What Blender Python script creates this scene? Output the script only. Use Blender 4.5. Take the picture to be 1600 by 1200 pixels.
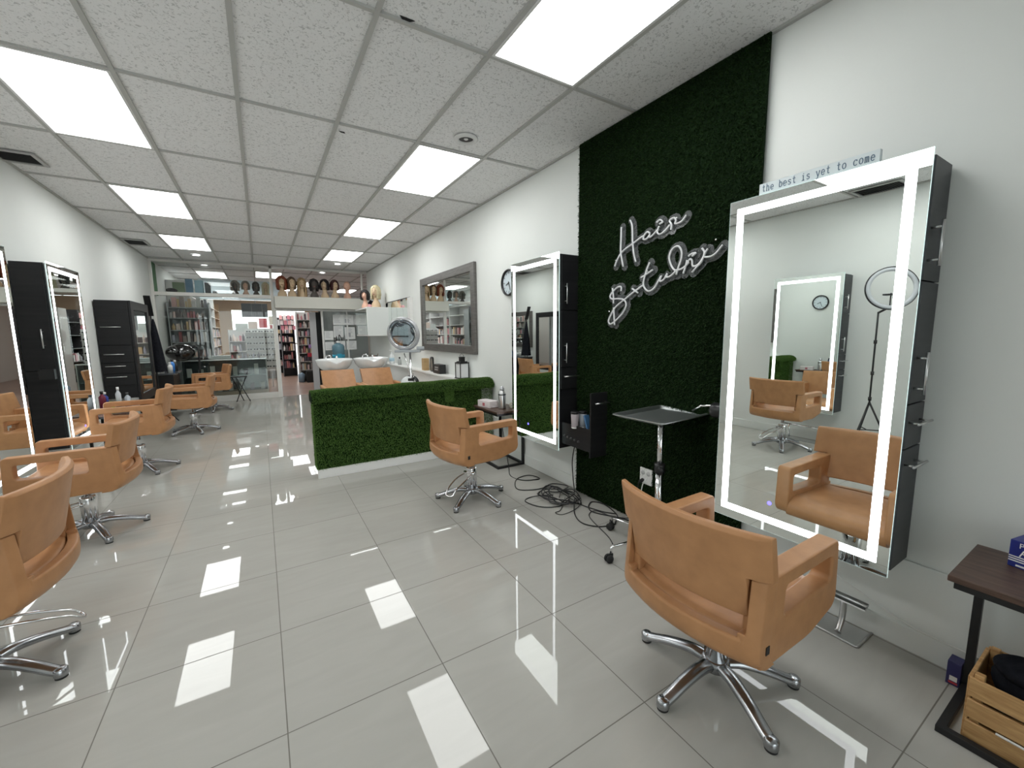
import bpy, bmesh, math, random
from mathutils import Vector, Matrix, noise
random.seed(7)
S = bpy.context.scene
for o in list(bpy.data.objects): bpy.data.objects.remove(o)
COL = S.collection
PI = math.pi

# ---------------- camera, world, exposure ----------------
XR, XL, YB, ZC, YF = 2.415, -1.804, 10.92, 2.984, -2.2     # right/left wall, glass partition, ceiling, front wall
yaw, pitch, roll = math.radians(31.3626), math.radians(7.14676), math.radians(-0.5723)
cd = bpy.data.cameras.new('camera'); cam = bpy.data.objects.new('camera', cd); COL.objects.link(cam)
fwd = Vector((math.sin(yaw)*math.cos(pitch), math.cos(yaw)*math.cos(pitch), -math.sin(pitch)))
rt0 = Vector((math.cos(yaw), -math.sin(yaw), 0)); up0 = rt0.cross(fwd)
rt = rt0*math.cos(roll)+up0*math.sin(roll); up = -rt0*math.sin(roll)+up0*math.cos(roll)
m3 = Matrix((rt, up, -fwd)).transposed()
cam.matrix_world = Matrix.Translation((0, 0, 1.4427)) @ m3.to_4x4()
cd.sensor_width = 36; cd.lens = 36*639.82/1600; cd.clip_start = .02; cd.clip_end = 200
S.camera = cam
W = bpy.data.worlds.new('world'); S.world = W; W.use_nodes = True
bgn = W.node_tree.nodes['Background']; bgn.inputs[0].default_value = (.95, .98, 1, 1); bgn.inputs[1].default_value = 2.4
S.view_settings.view_transform = 'Standard'; S.view_settings.look = 'None'
S.view_settings.gamma = 1; S.view_settings.use_curve_mapping = False
S.view_settings.exposure = 0.42
PANEL = 6.5       # brightness of the ceiling light panels
LED = 5.0         # brightness of the mirror strips

# ---------------- helpers ----------------
class MB:
    """collects shapes, becomes one mesh object"""
    def __init__(s): s.v = []; s.f = []; s.sm = []; s.mi = []; s.cur = 0
    def add(s, v, f, smooth=False):
        b = len(s.v); s.v += [tuple(p) for p in v]
        for q in f: s.f.append([b+i for i in q]); s.sm.append(smooth); s.mi.append(s.cur)
        return s
    def box(s, x0, x1, y0, y1, z0, z1):
        v = [(x, y, z) for z in (z0, z1) for y in (y0, y1) for x in (x0, x1)]
        return s.add(v, [(0, 2, 3, 1), (4, 5, 7, 6), (0, 1, 5, 4), (2, 6, 7, 3), (0, 4, 6, 2), (1, 3, 7, 5)])
    def obox(s, c, u, v, w, a, b, d):     # oriented box, half sizes a,b,d along unit axes
        c = Vector(c); u = Vector(u).normalized(); v = Vector(v).normalized(); w = Vector(w).normalized()
        P = [c+u*(a*i)+v*(b*j)+w*(d*k) for k in (-1, 1) for j in (-1, 1) for i in (-1, 1)]
        return s.add(P, [(0, 2, 3, 1), (4, 5, 7, 6), (0, 1, 5, 4), (2, 6, 7, 3), (0, 4, 6, 2), (1, 3, 7, 5)])
    def tube(s, pts, r, n=10, closed=False, cap=True, flat=None):
        pts = [Vector(p) for p in pts]; N = len(pts)
        rs = r if isinstance(r, (list, tuple)) else [r]*N
        T = []
        for i in range(N):
            a = pts[(i-1) % N] if (closed or i > 0) else pts[i]; b = pts[(i+1) % N] if (closed or i < N-1) else pts[i]
            d = (b-a); T.append(d.normalized() if d.length > 1e-9 else Vector((0, 0, 1)))
        nrm = T[0].orthogonal().normalized()
        if flat is not None: nrm = (Vector(flat)-T[0]*T[0].dot(Vector(flat))).normalized()
        V = []
        for i in range(N):
            if i: 
                nrm = nrm-T[i]*nrm.dot(T[i])
                nrm = nrm.normalized() if nrm.length > 1e-6 else T[i].orthogonal().normalized()
            bn = T[i].cross(nrm)
            for k in range(n):
                a = 2*PI*k/n; V.append(pts[i]+(nrm*math.cos(a)+bn*math.sin(a))*rs[i])
        F = []
        for i in range(N if closed else N-1):
            j = (i+1) % N
            for k in range(n): F.append((i*n+k, i*n+(k+1) % n, j*n+(k+1) % n, j*n+k))
        if cap and not closed: F += [tuple(range(n))[::-1], tuple((N-1)*n+k for k in range(n))]
        return s.add(V, F, True)
    def lathe(s, prof, c=(0, 0, 0), n=24, axis=(0, 0, 1), sx=1, sy=1, cap=True):
        c = Vector(c); w = Vector(axis).normalized()
        u = Vector((1, 0, 0)) if abs(w.z) > .9 else w.orthogonal().normalized(); v = w.cross(u)
        V = []; F = []
        for (r, z) in prof:
            for k in range(n):
                a = 2*PI*k/n; V.append(c+w*z+u*(r*sx*math.cos(a))+v*(r*sy*math.sin(a)))
        for i in range(len(prof)-1):
            for k in range(n): F.append((i*n+k, i*n+(k+1) % n, (i+1)*n+(k+1) % n, (i+1)*n+k))
        if prof[0] == prof[-1] or (len(prof) == 2 and min(prof[0][0], prof[1][0]) < 1e-6): cap = False
        if cap and prof[0][0] > 1e-6: F.append(tuple(range(n))[::-1])
        if cap and prof[-1][0] > 1e-6: F.append(tuple((len(prof)-1)*n+k for k in range(n)))
        return s.add(V, F, True)
    def cyl(s, c, r, z0, z1, n=20): return s.lathe([(r, z0), (r, z1)], c, n)
    def ell(s, c, rx, ry, rz, n=20, m=12, fn=None):
        V = []; F = []; c = Vector(c)
        for i in range(m+1):
            t = PI*i/m
            for k in range(n):
                a = 2*PI*k/n; p = Vector((rx*math.sin(t)*math.cos(a), ry*math.sin(t)*math.sin(a), rz*math.cos(t)))
                if fn: p = fn(p)
                V.append(c+p)
        for i in range(m):
            for k in range(n): F.append((i*n+k, (i+1)*n+k, (i+1)*n+(k+1) % n, i*n+(k+1) % n))
        return s.add(V, F, True)
    def prism(s, poly, fn, t0, t1):      # 2-D polygon through fn(a,b,t)
        n = len(poly); V = [fn(a, b, t0) for a, b in poly]+[fn(a, b, t1) for a, b in poly]
        F = [tuple(range(n))[::-1], tuple(range(n, 2*n))]+[(i, (i+1) % n, n+(i+1) % n, n+i) for i in range(n)]
        return s.add(V, F)
    def ring(s, outer, inner, fn, t0, t1, smooth=False):   # two loops with equal count, a plate with a hole
        n = len(outer); V = []
        for t in (t0, t1):
            V += [fn(a, b, t) for a, b in outer]+[fn(a, b, t) for a, b in inner]
        F = []
        for i in range(n):
            j = (i+1) % n
            F += [(i, n+i, n+j, j), (2*n+i, 2*n+j, 3*n+j, 3*n+i), (i, j, 2*n+j, 2*n+i), (n+i, 3*n+i, 3*n+j, n+j)]
        return s.add(V, F, smooth)
    def sheet(s, P, smooth=True):         # grid of points
        R, C = len(P), len(P[0]); V = [p for r in P for p in r]
        return s.add(V, [(i*C+j, i*C+j+1, (i+1)*C+j+1, (i+1)*C+j) for i in range(R-1) for j in range(C-1)], smooth)
    def mesh(s, name, mats):
        me = bpy.data.meshes.new(name); me.from_pydata(s.v, [], s.f)
        me.polygons.foreach_set('use_smooth', s.sm); me.polygons.foreach_set('material_index', s.mi)
        for m in (mats if isinstance(mats, (list, tuple)) else [mats]): me.materials.append(m)
        me.update(); return me
    def build(s, name, mats, parent=None, bevel=0, seg=2, normals=True, loc=None, sub=0):
        me = s.mesh(name, mats)
        if normals:
            bm = bmesh.new(); bm.from_mesh(me); bmesh.ops.recalc_face_normals(bm, faces=bm.faces); bm.to_mesh(me); bm.free()
        o = bpy.data.objects.new(name, me); COL.objects.link(o)
        if parent: o.parent = parent
        if loc: o.location = loc
        if bevel:
            b = o.modifiers.new('bevel', 'BEVEL'); b.width = bevel; b.segments = seg; b.limit_method = 'ANGLE'; b.angle_limit = math.radians(35); b.harden_normals = False
            if seg > 1: me.polygons.foreach_set('use_smooth', [True]*len(me.polygons))
            if seg > 1:
                wn = o.modifiers.new('wn', 'WEIGHTED_NORMAL'); wn.keep_sharp = False
        if sub:
            b = o.modifiers.new('sub', 'SUBSURF'); b.levels = sub; b.render_levels = sub
        return o

def tag(o, label=None, cat=None, group=None, kind=None):
    if label: o['label'] = label
    if cat: o['category'] = cat
    if group: o['group'] = group
    if kind: o['kind'] = kind
    return o
def thing(name, label, cat, loc=(0, 0, 0), rz=0, group=None):
    o = bpy.data.objects.new(name, None); COL.objects.link(o); o.empty_display_size = .1
    o.location = loc; o.rotation_euler = (0, 0, rz)
    return tag(o, label, cat, group)
def struct(o): o['kind'] = 'structure'; return o
def kids(o): return [c for c in bpy.data.objects if c.parent == o]
def dup(o, loc=None, rz=None, label=None, group=None, parent=None):
    c = o.copy(); COL.objects.link(c)
    if parent: c.parent = parent
    if loc is not None: c.location = loc
    if rz is not None: c.rotation_euler = (0, 0, rz)
    if label: c['label'] = label
    if group: c['group'] = group
    for ch in kids(o): dup(ch, parent=c)
    return c
def rrect(x0, x1, y0, y1, r, k=6):
    P = []
    for cx, cy, a0 in ((x1-r, y1-r, 0), (x0+r, y1-r, 90), (x0+r, y0+r, 180), (x1-r, y0+r, 270)):
        for i in range(k+1):
            a = math.radians(a0+90*i/k); P.append((cx+r*math.cos(a), cy+r*math.sin(a)))
    return P
def smoothpath(P, k=6, closed=False):      # Catmull-Rom
    P = [Vector(p) for p in P]; n = len(P); out = []
    rng = range(n if closed else n-1)
    for i in rng:
        g = lambda j: P[j % n] if closed else P[max(0, min(n-1, j))]
        a, b, c, d = g(i-1), g(i), g(i+1), g(i+2)
        for q in range(k):
            t = q/k; out.append(.5*((2*b)+(c-a)*t+(2*a-5*b+4*c-d)*t*t+(3*b-a-3*c+d)*t**3))
    if not closed: out.append(P[-1])
    return out

# ---------------- materials ----------------
def mat(name, col=(.5, .5, .5), rough=.5, metal=0, emit=0, ecol=None, trans=0, coat=0, spec=.5, ior=1.45, alpha=1):
    m = bpy.data.materials.new(name); m.use_nodes = True; b = m.node_tree.nodes['Principled BSDF']
    b.inputs['Base Color'].default_value = (*col, 1); b.inputs['Roughness'].default_value = rough; b.inputs['Metallic'].default_value = metal
    b.inputs['Specular IOR Level'].default_value = spec; b.inputs['IOR'].default_value = ior
    if trans: b.inputs['Transmission Weight'].default_value = trans
    if coat: b.inputs['Coat Weight'].default_value = coat; b.inputs['Coat Roughness'].default_value = .03
    if emit: b.inputs['Emission Color'].default_value = (*(ecol or col), 1); b.inputs['Emission Strength'].default_value = emit
    if alpha < 1: b.inputs['Alpha'].default_value = alpha
    return m
def N(m, t, **k):
    n = m.node_tree.nodes.new(t)
    for a, v in k.items():
        if a in n.inputs: n.inputs[a].default_value = v
        else: setattr(n, a, v)
    return n
def L(m, a, b): m.node_tree.links.new(a, b)
def coords(m, kind='Object', scale=(1, 1, 1)):
    tc = N(m, 'ShaderNodeTexCoord'); mp = N(m, 'ShaderNodeMapping'); mp.inputs['Scale'].default_value = scale
    L(m, tc.outputs[kind], mp.inputs[0]); return mp.outputs[0]
def mottle(m, c0, c1, scale=20, detail=4, sc=(1, 1, 1), bump=0, bscale=None, lo=.3, hi=.7, dist=0, bd=.002):
    b = m.node_tree.nodes['Principled BSDF']; v = coords(m, 'Object', sc)
    n = N(m, 'ShaderNodeTexNoise'); n.inputs['Scale'].default_value = scale; n.inputs['Detail'].default_value = detail; n.inputs['Distortion'].default_value = dist
    L(m, v, n.inputs['Vector'])
    r = N(m, 'ShaderNodeValToRGB'); r.color_ramp.elements[0].position = lo; r.color_ramp.elements[1].position = hi
    r.color_ramp.elements[0].color = (*c0, 1); r.color_ramp.elements[1].color = (*c1, 1)
    L(m, n.outputs[0], r.inputs[0]); L(m, r.outputs[0], b.inputs['Base Color'])
    if bump:
        n2 = N(m, 'ShaderNodeTexNoise'); n2.inputs['Scale'].default_value = bscale or scale*3; n2.inputs['Detail'].default_value = 3; L(m, v, n2.inputs['Vector'])
        bp = N(m, 'ShaderNodeBump'); bp.inputs['Strength'].default_value = bump; bp.inputs['Distance'].default_value = bd
        L(m, n2.outputs[0], bp.inputs['Height']); L(m, bp.outputs[0], b.inputs['Normal'])
    return m
M = {}
M['wall'] = mottle(mat('wall_paint', rough=.75, spec=.25), (.76, .78, .755), (.79, .81, .785), 1.5, 2, bump=.12, bscale=60)
M['white'] = mat('white_paint', (.80, .80, .78), .45)
M['frame'] = mat('partition_frame', (.76, .75, .71), .4)
M['beige'] = mat('header_paint', (.66, .65, .59), .6)
M['chrome'] = mat('chrome', (.80, .80, .81), .10, 1)
M['castalu'] = mottle(mat('polished_cast_metal', rough=.24, metal=1), (.34, .35, .37), (.46, .47, .49), 6, 3)
M['steel'] = mat('brushed_steel', (.62, .62, .62), .28, 1)
M['black'] = mottle(mat('black_laminate', rough=.42, spec=.35), (.010, .010, .011), (.016, .016, .017), 3, 2, sc=(1, 1, 12))
M['black_lit'] = mottle(mat('black_laminate_lit', rough=.45), (.028, .030, .033), (.040, .042, .046), 3, 2, sc=(1, 1, 14))  # black laminate with reflected light painted in as a greyer tone
M['blackmetal'] = mat('black_powder_coat', (.012, .012, .013), .45)
M['plastic'] = mat('black_plastic', (.015, .015, .016), .3)
M['rubber'] = mat('rubber', (.02, .02, .02), .7)
M['mirror'] = mat('mirror_silver', (.86, .90, .88), .0, 1)
M['ledstrip'] = mat('led_strip', (1, 1, 1), .4, emit=LED, ecol=(.93, .97, 1))
M['edge'] = mat('glass_edge_glow', (.60, .85, .82), .15, emit=.5, ecol=(.85, 1, .98))  # glow stands in for strip light caught in the glass edge
M['bluedot'] = mat('touch_button', (.1, .1, .9), .4, emit=3, ecol=(.12, .10, 1))
M['panel'] = mat('light_panel', (1, 1, 1), .4, emit=PANEL, ecol=(.985, 1, .99))
M['panelframe'] = mat('white_enamel', (.72, .72, .71), .4)
M['tbar'] = mat('ceiling_grid', (.46, .46, .44), .6)
M['tray'] = mat('tray_steel', (.66, .69, .69), .38, 1)
M['dark'] = mat('dark_void', (.01, .01, .01), .8)
M['glass'] = mat('clear_glass', (.95, .98, .97), .0, trans=1, ior=1.25)
# thin panes: straight-through transparency with a fresnel reflection
def pane(name, tint, f=1.35):
    m = bpy.data.materials.new(name); m.use_nodes = True; nt = m.node_tree; nt.nodes.clear()
    out = nt.nodes.new('ShaderNodeOutputMaterial'); t = nt.nodes.new('ShaderNodeBsdfTransparent'); g = nt.nodes.new('ShaderNodeBsdfGlossy'); mx = nt.nodes.new('ShaderNodeMixShader'); fr = nt.nodes.new('ShaderNodeFresnel')
    t.inputs[0].default_value = (*tint, 1); g.inputs['Roughness'].default_value = 0; fr.inputs[0].default_value = f
    nt.links.new(fr.outputs[0], mx.inputs[0]); nt.links.new(t.outputs[0], mx.inputs[1]); nt.links.new(g.outputs[0], mx.inputs[2]); nt.links.new(mx.outputs[0], out.inputs[0]); return m
M['pane'] = pane('window_pane', (.95, .975, .965), 1.45)
M['acrylic'] = pane('clear_acrylic', (.30, .32, .32), 1.5)
M['leather'] = mottle(mat('tan_leather', rough=.42, spec=.45), (.405, .200, .088), (.490, .248, .112), 14, 5, bump=.25, bscale=160, bd=.001)
M['seam'] = mat('leather_seam', (.13, .06, .028), .6)
M['turf'] = mottle(mat('turf_backing', rough=.9, spec=.1), (.003, .009, .003), (.006, .016, .004), 60, 3)
def blademat(name, a, b):
    m = mat(name, a, .6, spec=.15); bs = m.node_tree.nodes['Principled BSDF']
    v = coords(m); n = N(m, 'ShaderNodeTexNoise'); n.inputs['Scale'].default_value = 90; L(m, v, n.inputs[0])
    r = N(m, 'ShaderNodeValToRGB'); r.color_ramp.elements[0].position = .3; r.color_ramp.elements[1].position = .7
    r.color_ramp.elements[0].color = (*a, 1); r.color_ramp.elements[1].color = (*b, 1); L(m, n.outputs[0], r.inputs[0]); L(m, r.outputs[0], bs.inputs['Base Color']); return m
M['blade'] = blademat('artificial_grass_dark', (.005, .017, .004), (.024, .052, .014))
M['blade2'] = blademat('artificial_grass', (.050, .115, .020), (.14, .25, .062))
M['porcelain'] = mat('porcelain', (.82, .84, .84), .08, coat=.5)
M['greyplastic'] = mat('grey_plastic', (.38, .40, .42), .3)
M['silver'] = mat('silver_plastic', (.50, .51, .53), .25, .5)
M['papers'] = mat('paper', (.78, .79, .78), .7)
M['ink'] = mat('ink', (.18, .19, .21), .6)
M['bluejug'] = mat('blue_water_jug', (.16, .30, .37), .1, trans=.3)
M['labelblue'] = mat('label_blue', (.03, .30, .45), .4)
M['greyframe'] = mottle(mat('grey_brushed_frame', rough=.4, metal=.5), (.13, .122, .115), (.19, .18, .17), 8, 3, sc=(1, 1, 10))
M['bamboo'] = mottle(mat('bamboo', rough=.5), (.42, .27, .12), (.55, .38, .19), 6, 3, sc=(1, 1, 8))
M['pine'] = mottle(mat('pine', rough=.5), (.42, .23, .085), (.62, .38, .17), 9, 4, sc=(8, 1, 8), dist=.6)
M['walnut'] = mottle(mat('walnut_top', rough=.38), (.045, .026, .019), (.115, .066, .048), 7, 5, sc=(9, 1, 9), dist=.8)
M['fabric'] = mottle(mat('black_cloth', rough=.95, spec=.1), (.008, .009, .012), (.016, .017, .022), 30, 3, bump=.5, bscale=40, bd=.01)
M['wicker'] = mottle(mat('wicker', rough=.7), (.22, .12, .05), (.42, .27, .13), 60, 3)
M['skin'] = mat('mannequin_skin', (.62, .46, .30), .45)
M['skinp'] = mat('mannequin_pink', (.70, .42, .31), .45)
M['skind'] = mat('mannequin_dark', (.10, .085, .075), .5)
def wood_floor():
    m = mat('store_floor_wood', rough=.3); b = m.node_tree.nodes['Principled BSDF']; v = coords(m)
    br = N(m, 'ShaderNodeTexBrick'); br.inputs['Scale'].default_value = 1; br.inputs['Brick Width'].default_value = 1.3; br.inputs['Row Height'].default_value = .16; br.inputs['Mortar Size'].default_value = .002
    br.inputs['Color1'].default_value = (.40, .27, .21, 1); br.inputs['Color2'].default_value = (.33, .21, .17, 1); br.inputs['Mortar'].default_value = (.12, .08, .06, 1)
    L(m, v, br.inputs['Vector']); L(m, br.outputs[0], b.inputs['Base Color']); return m
M['storewood'] = wood_floor()
def tile_floor():
    m = mat('polished_porcelain_tile', rough=.025, spec=.5, ior=1.44); b = m.node_tree.nodes['Principled BSDF']
    v = coords(m, 'Object')
    br = N(m, 'ShaderNodeTexBrick'); br.offset = 0; br.squash = 1
    for k, x in (('Scale', 1), ('Brick Width', .6), ('Row Height', .6), ('Mortar Size', .0022), ('Mortar Smooth', .1), ('Bias', 0)): br.inputs[k].default_value = x
    br.inputs['Color1'].default_value = (1, 1, 1, 1); br.inputs['Color2'].default_value = (.965, .965, .965, 1); br.inputs['Mortar'].default_value = (.36, .35, .33, 1)
    L(m, v, br.inputs['Vector'])
    mp = N(m, 'ShaderNodeMapping'); mp.inputs['Rotation'].default_value = (0, 0, .35); mp.inputs['Scale'].default_value = (1, 5, 1); L(m, v, mp.inputs[0])
    n = N(m, 'ShaderNodeTexNoise'); n.inputs['Scale'].default_value = 2.2; n.inputs['Detail'].default_value = 6; n.inputs['Distortion'].default_value = 1.2; L(m, mp.outputs[0], n.inputs[0])
    r = N(m, 'ShaderNodeValToRGB'); r.color_ramp.elements[0].position = .35; r.color_ramp.elements[1].position = .70
    r.color_ramp.elements[0].color = (.425, .415, .380, 1); r.color_ramp.elements[1].color = (.450, .440, .405, 1); L(m, n.outputs[0], r.inputs[0])
    mx = N(m, 'ShaderNodeMix', data_type='RGBA', blend_type='MULTIPLY'); mx.inputs[0].default_value = 1
    L(m, r.outputs[0], mx.inputs[6]); L(m, br.outputs[0], mx.inputs[7]); L(m, mx.outputs[2], b.inputs['Base Color'])
    rr = N(m, 'ShaderNodeMapRange'); rr.inputs[3].default_value = .02; rr.inputs[4].default_value = .6; L(m, br.outputs['Fac'], rr.inputs[0]); L(m, rr.outputs[0], b.inputs['Roughness'])
    n3 = N(m, 'ShaderNodeTexNoise'); n3.inputs['Scale'].default_value = 3; L(m, v, n3.inputs[0])
    bp = N(m, 'ShaderNodeBump'); bp.inputs['Strength'].default_value = .012; bp.inputs['Distance'].default_value = .01; L(m, n3.outputs[0], bp.inputs['Height'])
    bp2 = N(m, 'ShaderNodeBump', invert=True); bp2.inputs['Strength'].default_value = .4; bp2.inputs['Distance'].default_value = .001
    L(m, br.outputs['Fac'], bp2.inputs['Height']); L(m, bp.outputs[0], bp2.inputs['Normal']); L(m, bp2.outputs[0], b.inputs['Normal'])
    return m
M['tile'] = tile_floor()
def ceil_tile():
    m = mat('mineral_fibre_tile', rough=.9, spec=.1); b = m.node_tree.nodes['Principled BSDF']; v = coords(m)
    n = N(m, 'ShaderNodeTexNoise'); n.inputs['Scale'].default_value = 62; n.inputs['Detail'].default_value = 3; n.inputs['Distortion'].default_value = 1.0; L(m, v, n.inputs[0])
    r = N(m, 'ShaderNodeValToRGB'); r.color_ramp.elements[0].position = .36; r.color_ramp.elements[1].position = .44
    r.color_ramp.elements[0].color = (.56, .56, .56, 1); r.color_ramp.elements[1].color = (.83, .83, .83, 1); L(m, n.outputs[0], r.inputs[0]); L(m, r.outputs[0], b.inputs['Base Color'])
    bp = N(m, 'ShaderNodeBump'); bp.inputs['Strength'].default_value = .5; bp.inputs['Distance'].default_value = .004; L(m, n.outputs[0], bp.inputs['Height']); L(m, bp.outputs[0], b.inputs['Normal'])
    return m
M['ctile'] = ceil_tile()
_cm = {}
def cmat(col, rough=.45, metal=0):
    k = (tuple(round(c, 3) for c in col), rough, metal)
    if k not in _cm: _cm[k] = mat('paint_%d' % len(_cm), col, rough, metal)
    return _cm[k]
M['neon'] = mat('silicone_tube', (.72, .73, .74), .35)
def acr():
    m = bpy.data.materials.new('tinted_acrylic'); m.use_nodes = True; nt = m.node_tree; nt.nodes.clear()
    out = nt.nodes.new('ShaderNodeOutputMaterial'); t = nt.nodes.new('ShaderNodeBsdfTransparent'); g = nt.nodes.new('ShaderNodeBsdfPrincipled'); mx = nt.nodes.new('ShaderNodeMixShader')
    t.inputs[0].default_value = (.8, .82, .82, 1); g.inputs['Base Color'].default_value = (.30, .31, .32, 1); g.inputs['Roughness'].default_value = .08; mx.inputs[0].default_value = .35
    nt.links.new(t.outputs[0], mx.inputs[1]); nt.links.new(g.outputs[0], mx.inputs[2]); nt.links.new(mx.outputs[0], out.inputs[0]); return m
M['acrylic2'] = acr()
# ---------------- room shell ----------------
YS = 22.0      # far wall of the shop beyond the partition
SXR = 4.2      # the shop is wider than the salon on the right
o = MB().box(XL-.1, XR+.1, YF-.1-2.0, YB+.1, -.05, 0).build('floor', M['tile']); struct(o)
# tile joints run through x=-0.0195, y=1.5633: shift the texture, not the mesh
for n in M['tile'].node_tree.nodes:
    if n.type == 'MAPPING' and n.inputs['Rotation'].default_value[2] == 0: n.inputs['Location'].default_value = (.0195, -1.5633+.6*10, 0)
o = MB().box(XL-.1, SXR, YB+.1, YS, -.05, 0).build('floor', M['storewood']); struct(o)
o = MB().box(XL-.1, SXR, YF-.1, YS, ZC+.01, ZC+.06).build('ceiling', M['ctile']); struct(o)
# ceiling grid of T bars
GX, GY = -.6227, 3.4183
g = MB(); k = -3
xs = [GX+.61*i for i in range(-1, 6)]
for x in xs: g.box(x-.013, x+.013, YF, YB-.03, ZC-.004, ZC+.012)
ys = [GY+1.22*j for j in range(-4, 7)]
for y in ys:
    if y < YB-.05: g.box(XL, XR, y-.011, y+.011, ZC-.003, ZC+.012)
g.box(XL, XL+.022, YF, YB, ZC-.004, ZC+.012); g.box(XR-.022, XR, YF, YB, ZC-.004, ZC+.012)
o = g.build('trim_1', M['tbar']); struct(o)
g = MB()
for x in [GX+.61*i for i in range(-1, 8)]: g.box(x-.012, x+.012, YB+.1, YS, ZC-.004, ZC+.012)
for y in [GY+1.22*j for j in range(7, 16)]: g.box(XL, SXR, y-.012, y+.012, ZC-.003, ZC+.012)
o = g.build('trim_2', M['tbar']); struct(o)
# walls
o = MB().box(XR, XR+.1, YF-.1, YB+.1, 0, ZC+.01).build('wall_right', M['wall']); struct(o)
o = MB().box(XL-.1, XL, YF-.1, YS, 0, ZC+.01).build('wall_left', M['wall']); struct(o)
# front wall: storefront opening behind the camera
g = MB(); g.box(XL, XR, YF-.1, YF, 0, .25); g.box(XL, XR, YF-.1, YF, 2.6, ZC); g.box(XL, -1.6, YF-.1, YF, .25, 2.6); g.box(1.2, XR, YF-.1, YF, .25, 2.6); g.box(.2, .3, YF-.1, YF, .25, 2.6)
o = g.build('wall_front', M['wall']); struct(o)
g = MB(); g.box(-1.6, .2, YF-.06, YF-.05, .25, 2.6); g.box(.3, 1.2, YF-.06, YF-.05, .25, 2.6)
o = g.build('window_1', M['pane']); struct(o)
# lower wall panel, baseboard
o = MB().box(XR-.014, XR, YF, 4.38, 0, .41).build('trim_3', M['wall'], bevel=.004); struct(o)
o = MB().box(XR-.026, XR-.014, YF, 4.38, 0, .11).build('baseboard_right', M['wall'], bevel=.003); struct(o)
o = MB().box(XL, XL+.014, YF, YB-.05, 0, .11).build('baseboard_left', M['wall'], bevel=.003); struct(o)
# half-height wall with ledge along the right side at the back
g = MB(); g.box(XR-.14, XR, 4.62, 10.86, 0, .80); g.box(XR-.17, XR, 4.60, 10.86, .80, .83)
o = g.build('trim_4', M['white'], bevel=.004); struct(o)
# back partition: frame, glass, header
Yp = YB
fr = MB()
def fb(x0, x1, z0, z1, d=.05): fr.box(x0, x1, Yp-.0, Yp+d, z0, z1)
fb(XL, XL+.05, 0, ZC); fb(.27, .33, 0, ZC); fb(XR-.16, XR-.12, 2.33, ZC)
fb(XL+.05, .27, .06, .13); fb(XL+.05, .27, 2.27, 2.34); fb(XL+.05, XR, ZC-.05, ZC)
fb(XL+.05, .27, 0, .06); 
o = fr.build('trim_5', M['frame'], bevel=.004); struct(o)
o = MB().box(.33, XR, Yp-.34, Yp+.05, 2.04, 2.30).build('wall_back', M['beige'], bevel=.006); struct(o)
o = MB().box(XR-.14, XR, Yp-.34, Yp+.05, 2.30, 2.32).build('trim_6', M['beige']); struct(o)
g = MB(); g.box(.33, .36, Yp, Yp+.04, 0, 2.04); g.box(1.285, 1.33, Yp, Yp+.04, 0, 2.04); g.box(.33, XR, Yp-.01, Yp+.04, 2.0, 2.04); g.box(1.33, XR, Yp, Yp+.04, .74, .79); g.box(1.86, 1.89, Yp-.0, Yp+.04, .79, 2.0)
o = g.build('door_1', M['white'], bevel=.003); struct(o)
o = MB().box(1.33, XR, Yp, Yp+.05, 0, .74).build('wall_back', M['white']); struct(o)
o = MB().box(XL+.05, .27, Yp+.02, Yp+.026, .13, 2.27).build('window_2', M['pane']); struct(o)
o = MB().box(XL+.05, .27, Yp+.02, Yp+.026, 2.34, ZC-.05).build('window_3', M['pane']); struct(o)
o = MB().box(1.33, XR, Yp+.02, Yp+.026, .79, 2.0).build('window_4', M['pane']); struct(o)
# shop behind: right and far walls, far windows
o = MB().box(SXR, SXR+.1, YB, YS, 0, ZC+.01).build('wall_right', cmat((.62, .58, .55), .8)); struct(o)
o = MB().box(XR+.1, SXR, YB+.0, YB+.1, 0, ZC).build('wall_front', M['wall']); struct(o)
g = MB(); g.box(XL, SXR, YS, YS+.1, 2.55, ZC); g.box(XL, -1.0, YS, YS+.1, 0, 2.55); g.box(1.9, SXR, YS, YS+.1, 0, 2.55); g.box(.62, .70, YS, YS+.1, 0, 2.55); g.box(-1, 1.9, YS, YS+.1, 1.0, 1.06)
o = g.build('wall_far', cmat((.70, .56, .42), .8)); struct(o); o.name = 'wall_back'
o = MB().box(-1.0, 1.9, YS+.04, YS+.05, 0, 2.55).build('window_5', M['pane']); struct(o)

# ---------------- ceiling lights ----------------
def ceiling_light(x, y, label, group='lay-in ceiling light panels'):
    t = thing('ceiling_light', label, 'light', (x, y, ZC-.002), 0, group)
    fr_ = MB(); a, b = .292, .597
    fr_.ring([(-a, -b), (a, -b), (a, b), (-a, b)], [(-a+.016, -b+.016), (a-.016, -b+.016), (a-.016, b-.016), (-a+.016, b-.016)], lambda p, q, s_: (p, q, s_), -.004, .010)
    fr_.build('frame', M['panelframe'], t)
    MB().box(-a+.016, a-.016, -b+.016, b-.016, -.001, .006).build('diffuser', M['panel'], t)
    return t
cl = None
lab = {(-2, 1): 'bright ceiling light panel at the top edge, nearest of the right-hand row', (0, 0): 'bright ceiling light panel nearest on the left side above the ceiling vent', (0, 1): 'ceiling light panel next to the round ceiling speaker',
       (2, 0): 'second ceiling light panel from the camera in the left-hand row', (2, 1): 'second visible ceiling light panel beyond the speaker in the right-hand row', (4, 0): 'farthest salon ceiling light panel in the left-hand row, by the glass partition', (4, 1): 'farthest salon ceiling light panel in the right-hand row, before the wigs', (-2, 0): 'ceiling light panel above the first left mirror, outside the frame', (-4, 0): 'ceiling light panel behind the camera on the left', (-4, 1): 'ceiling light panel behind the camera on the right'}
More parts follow.
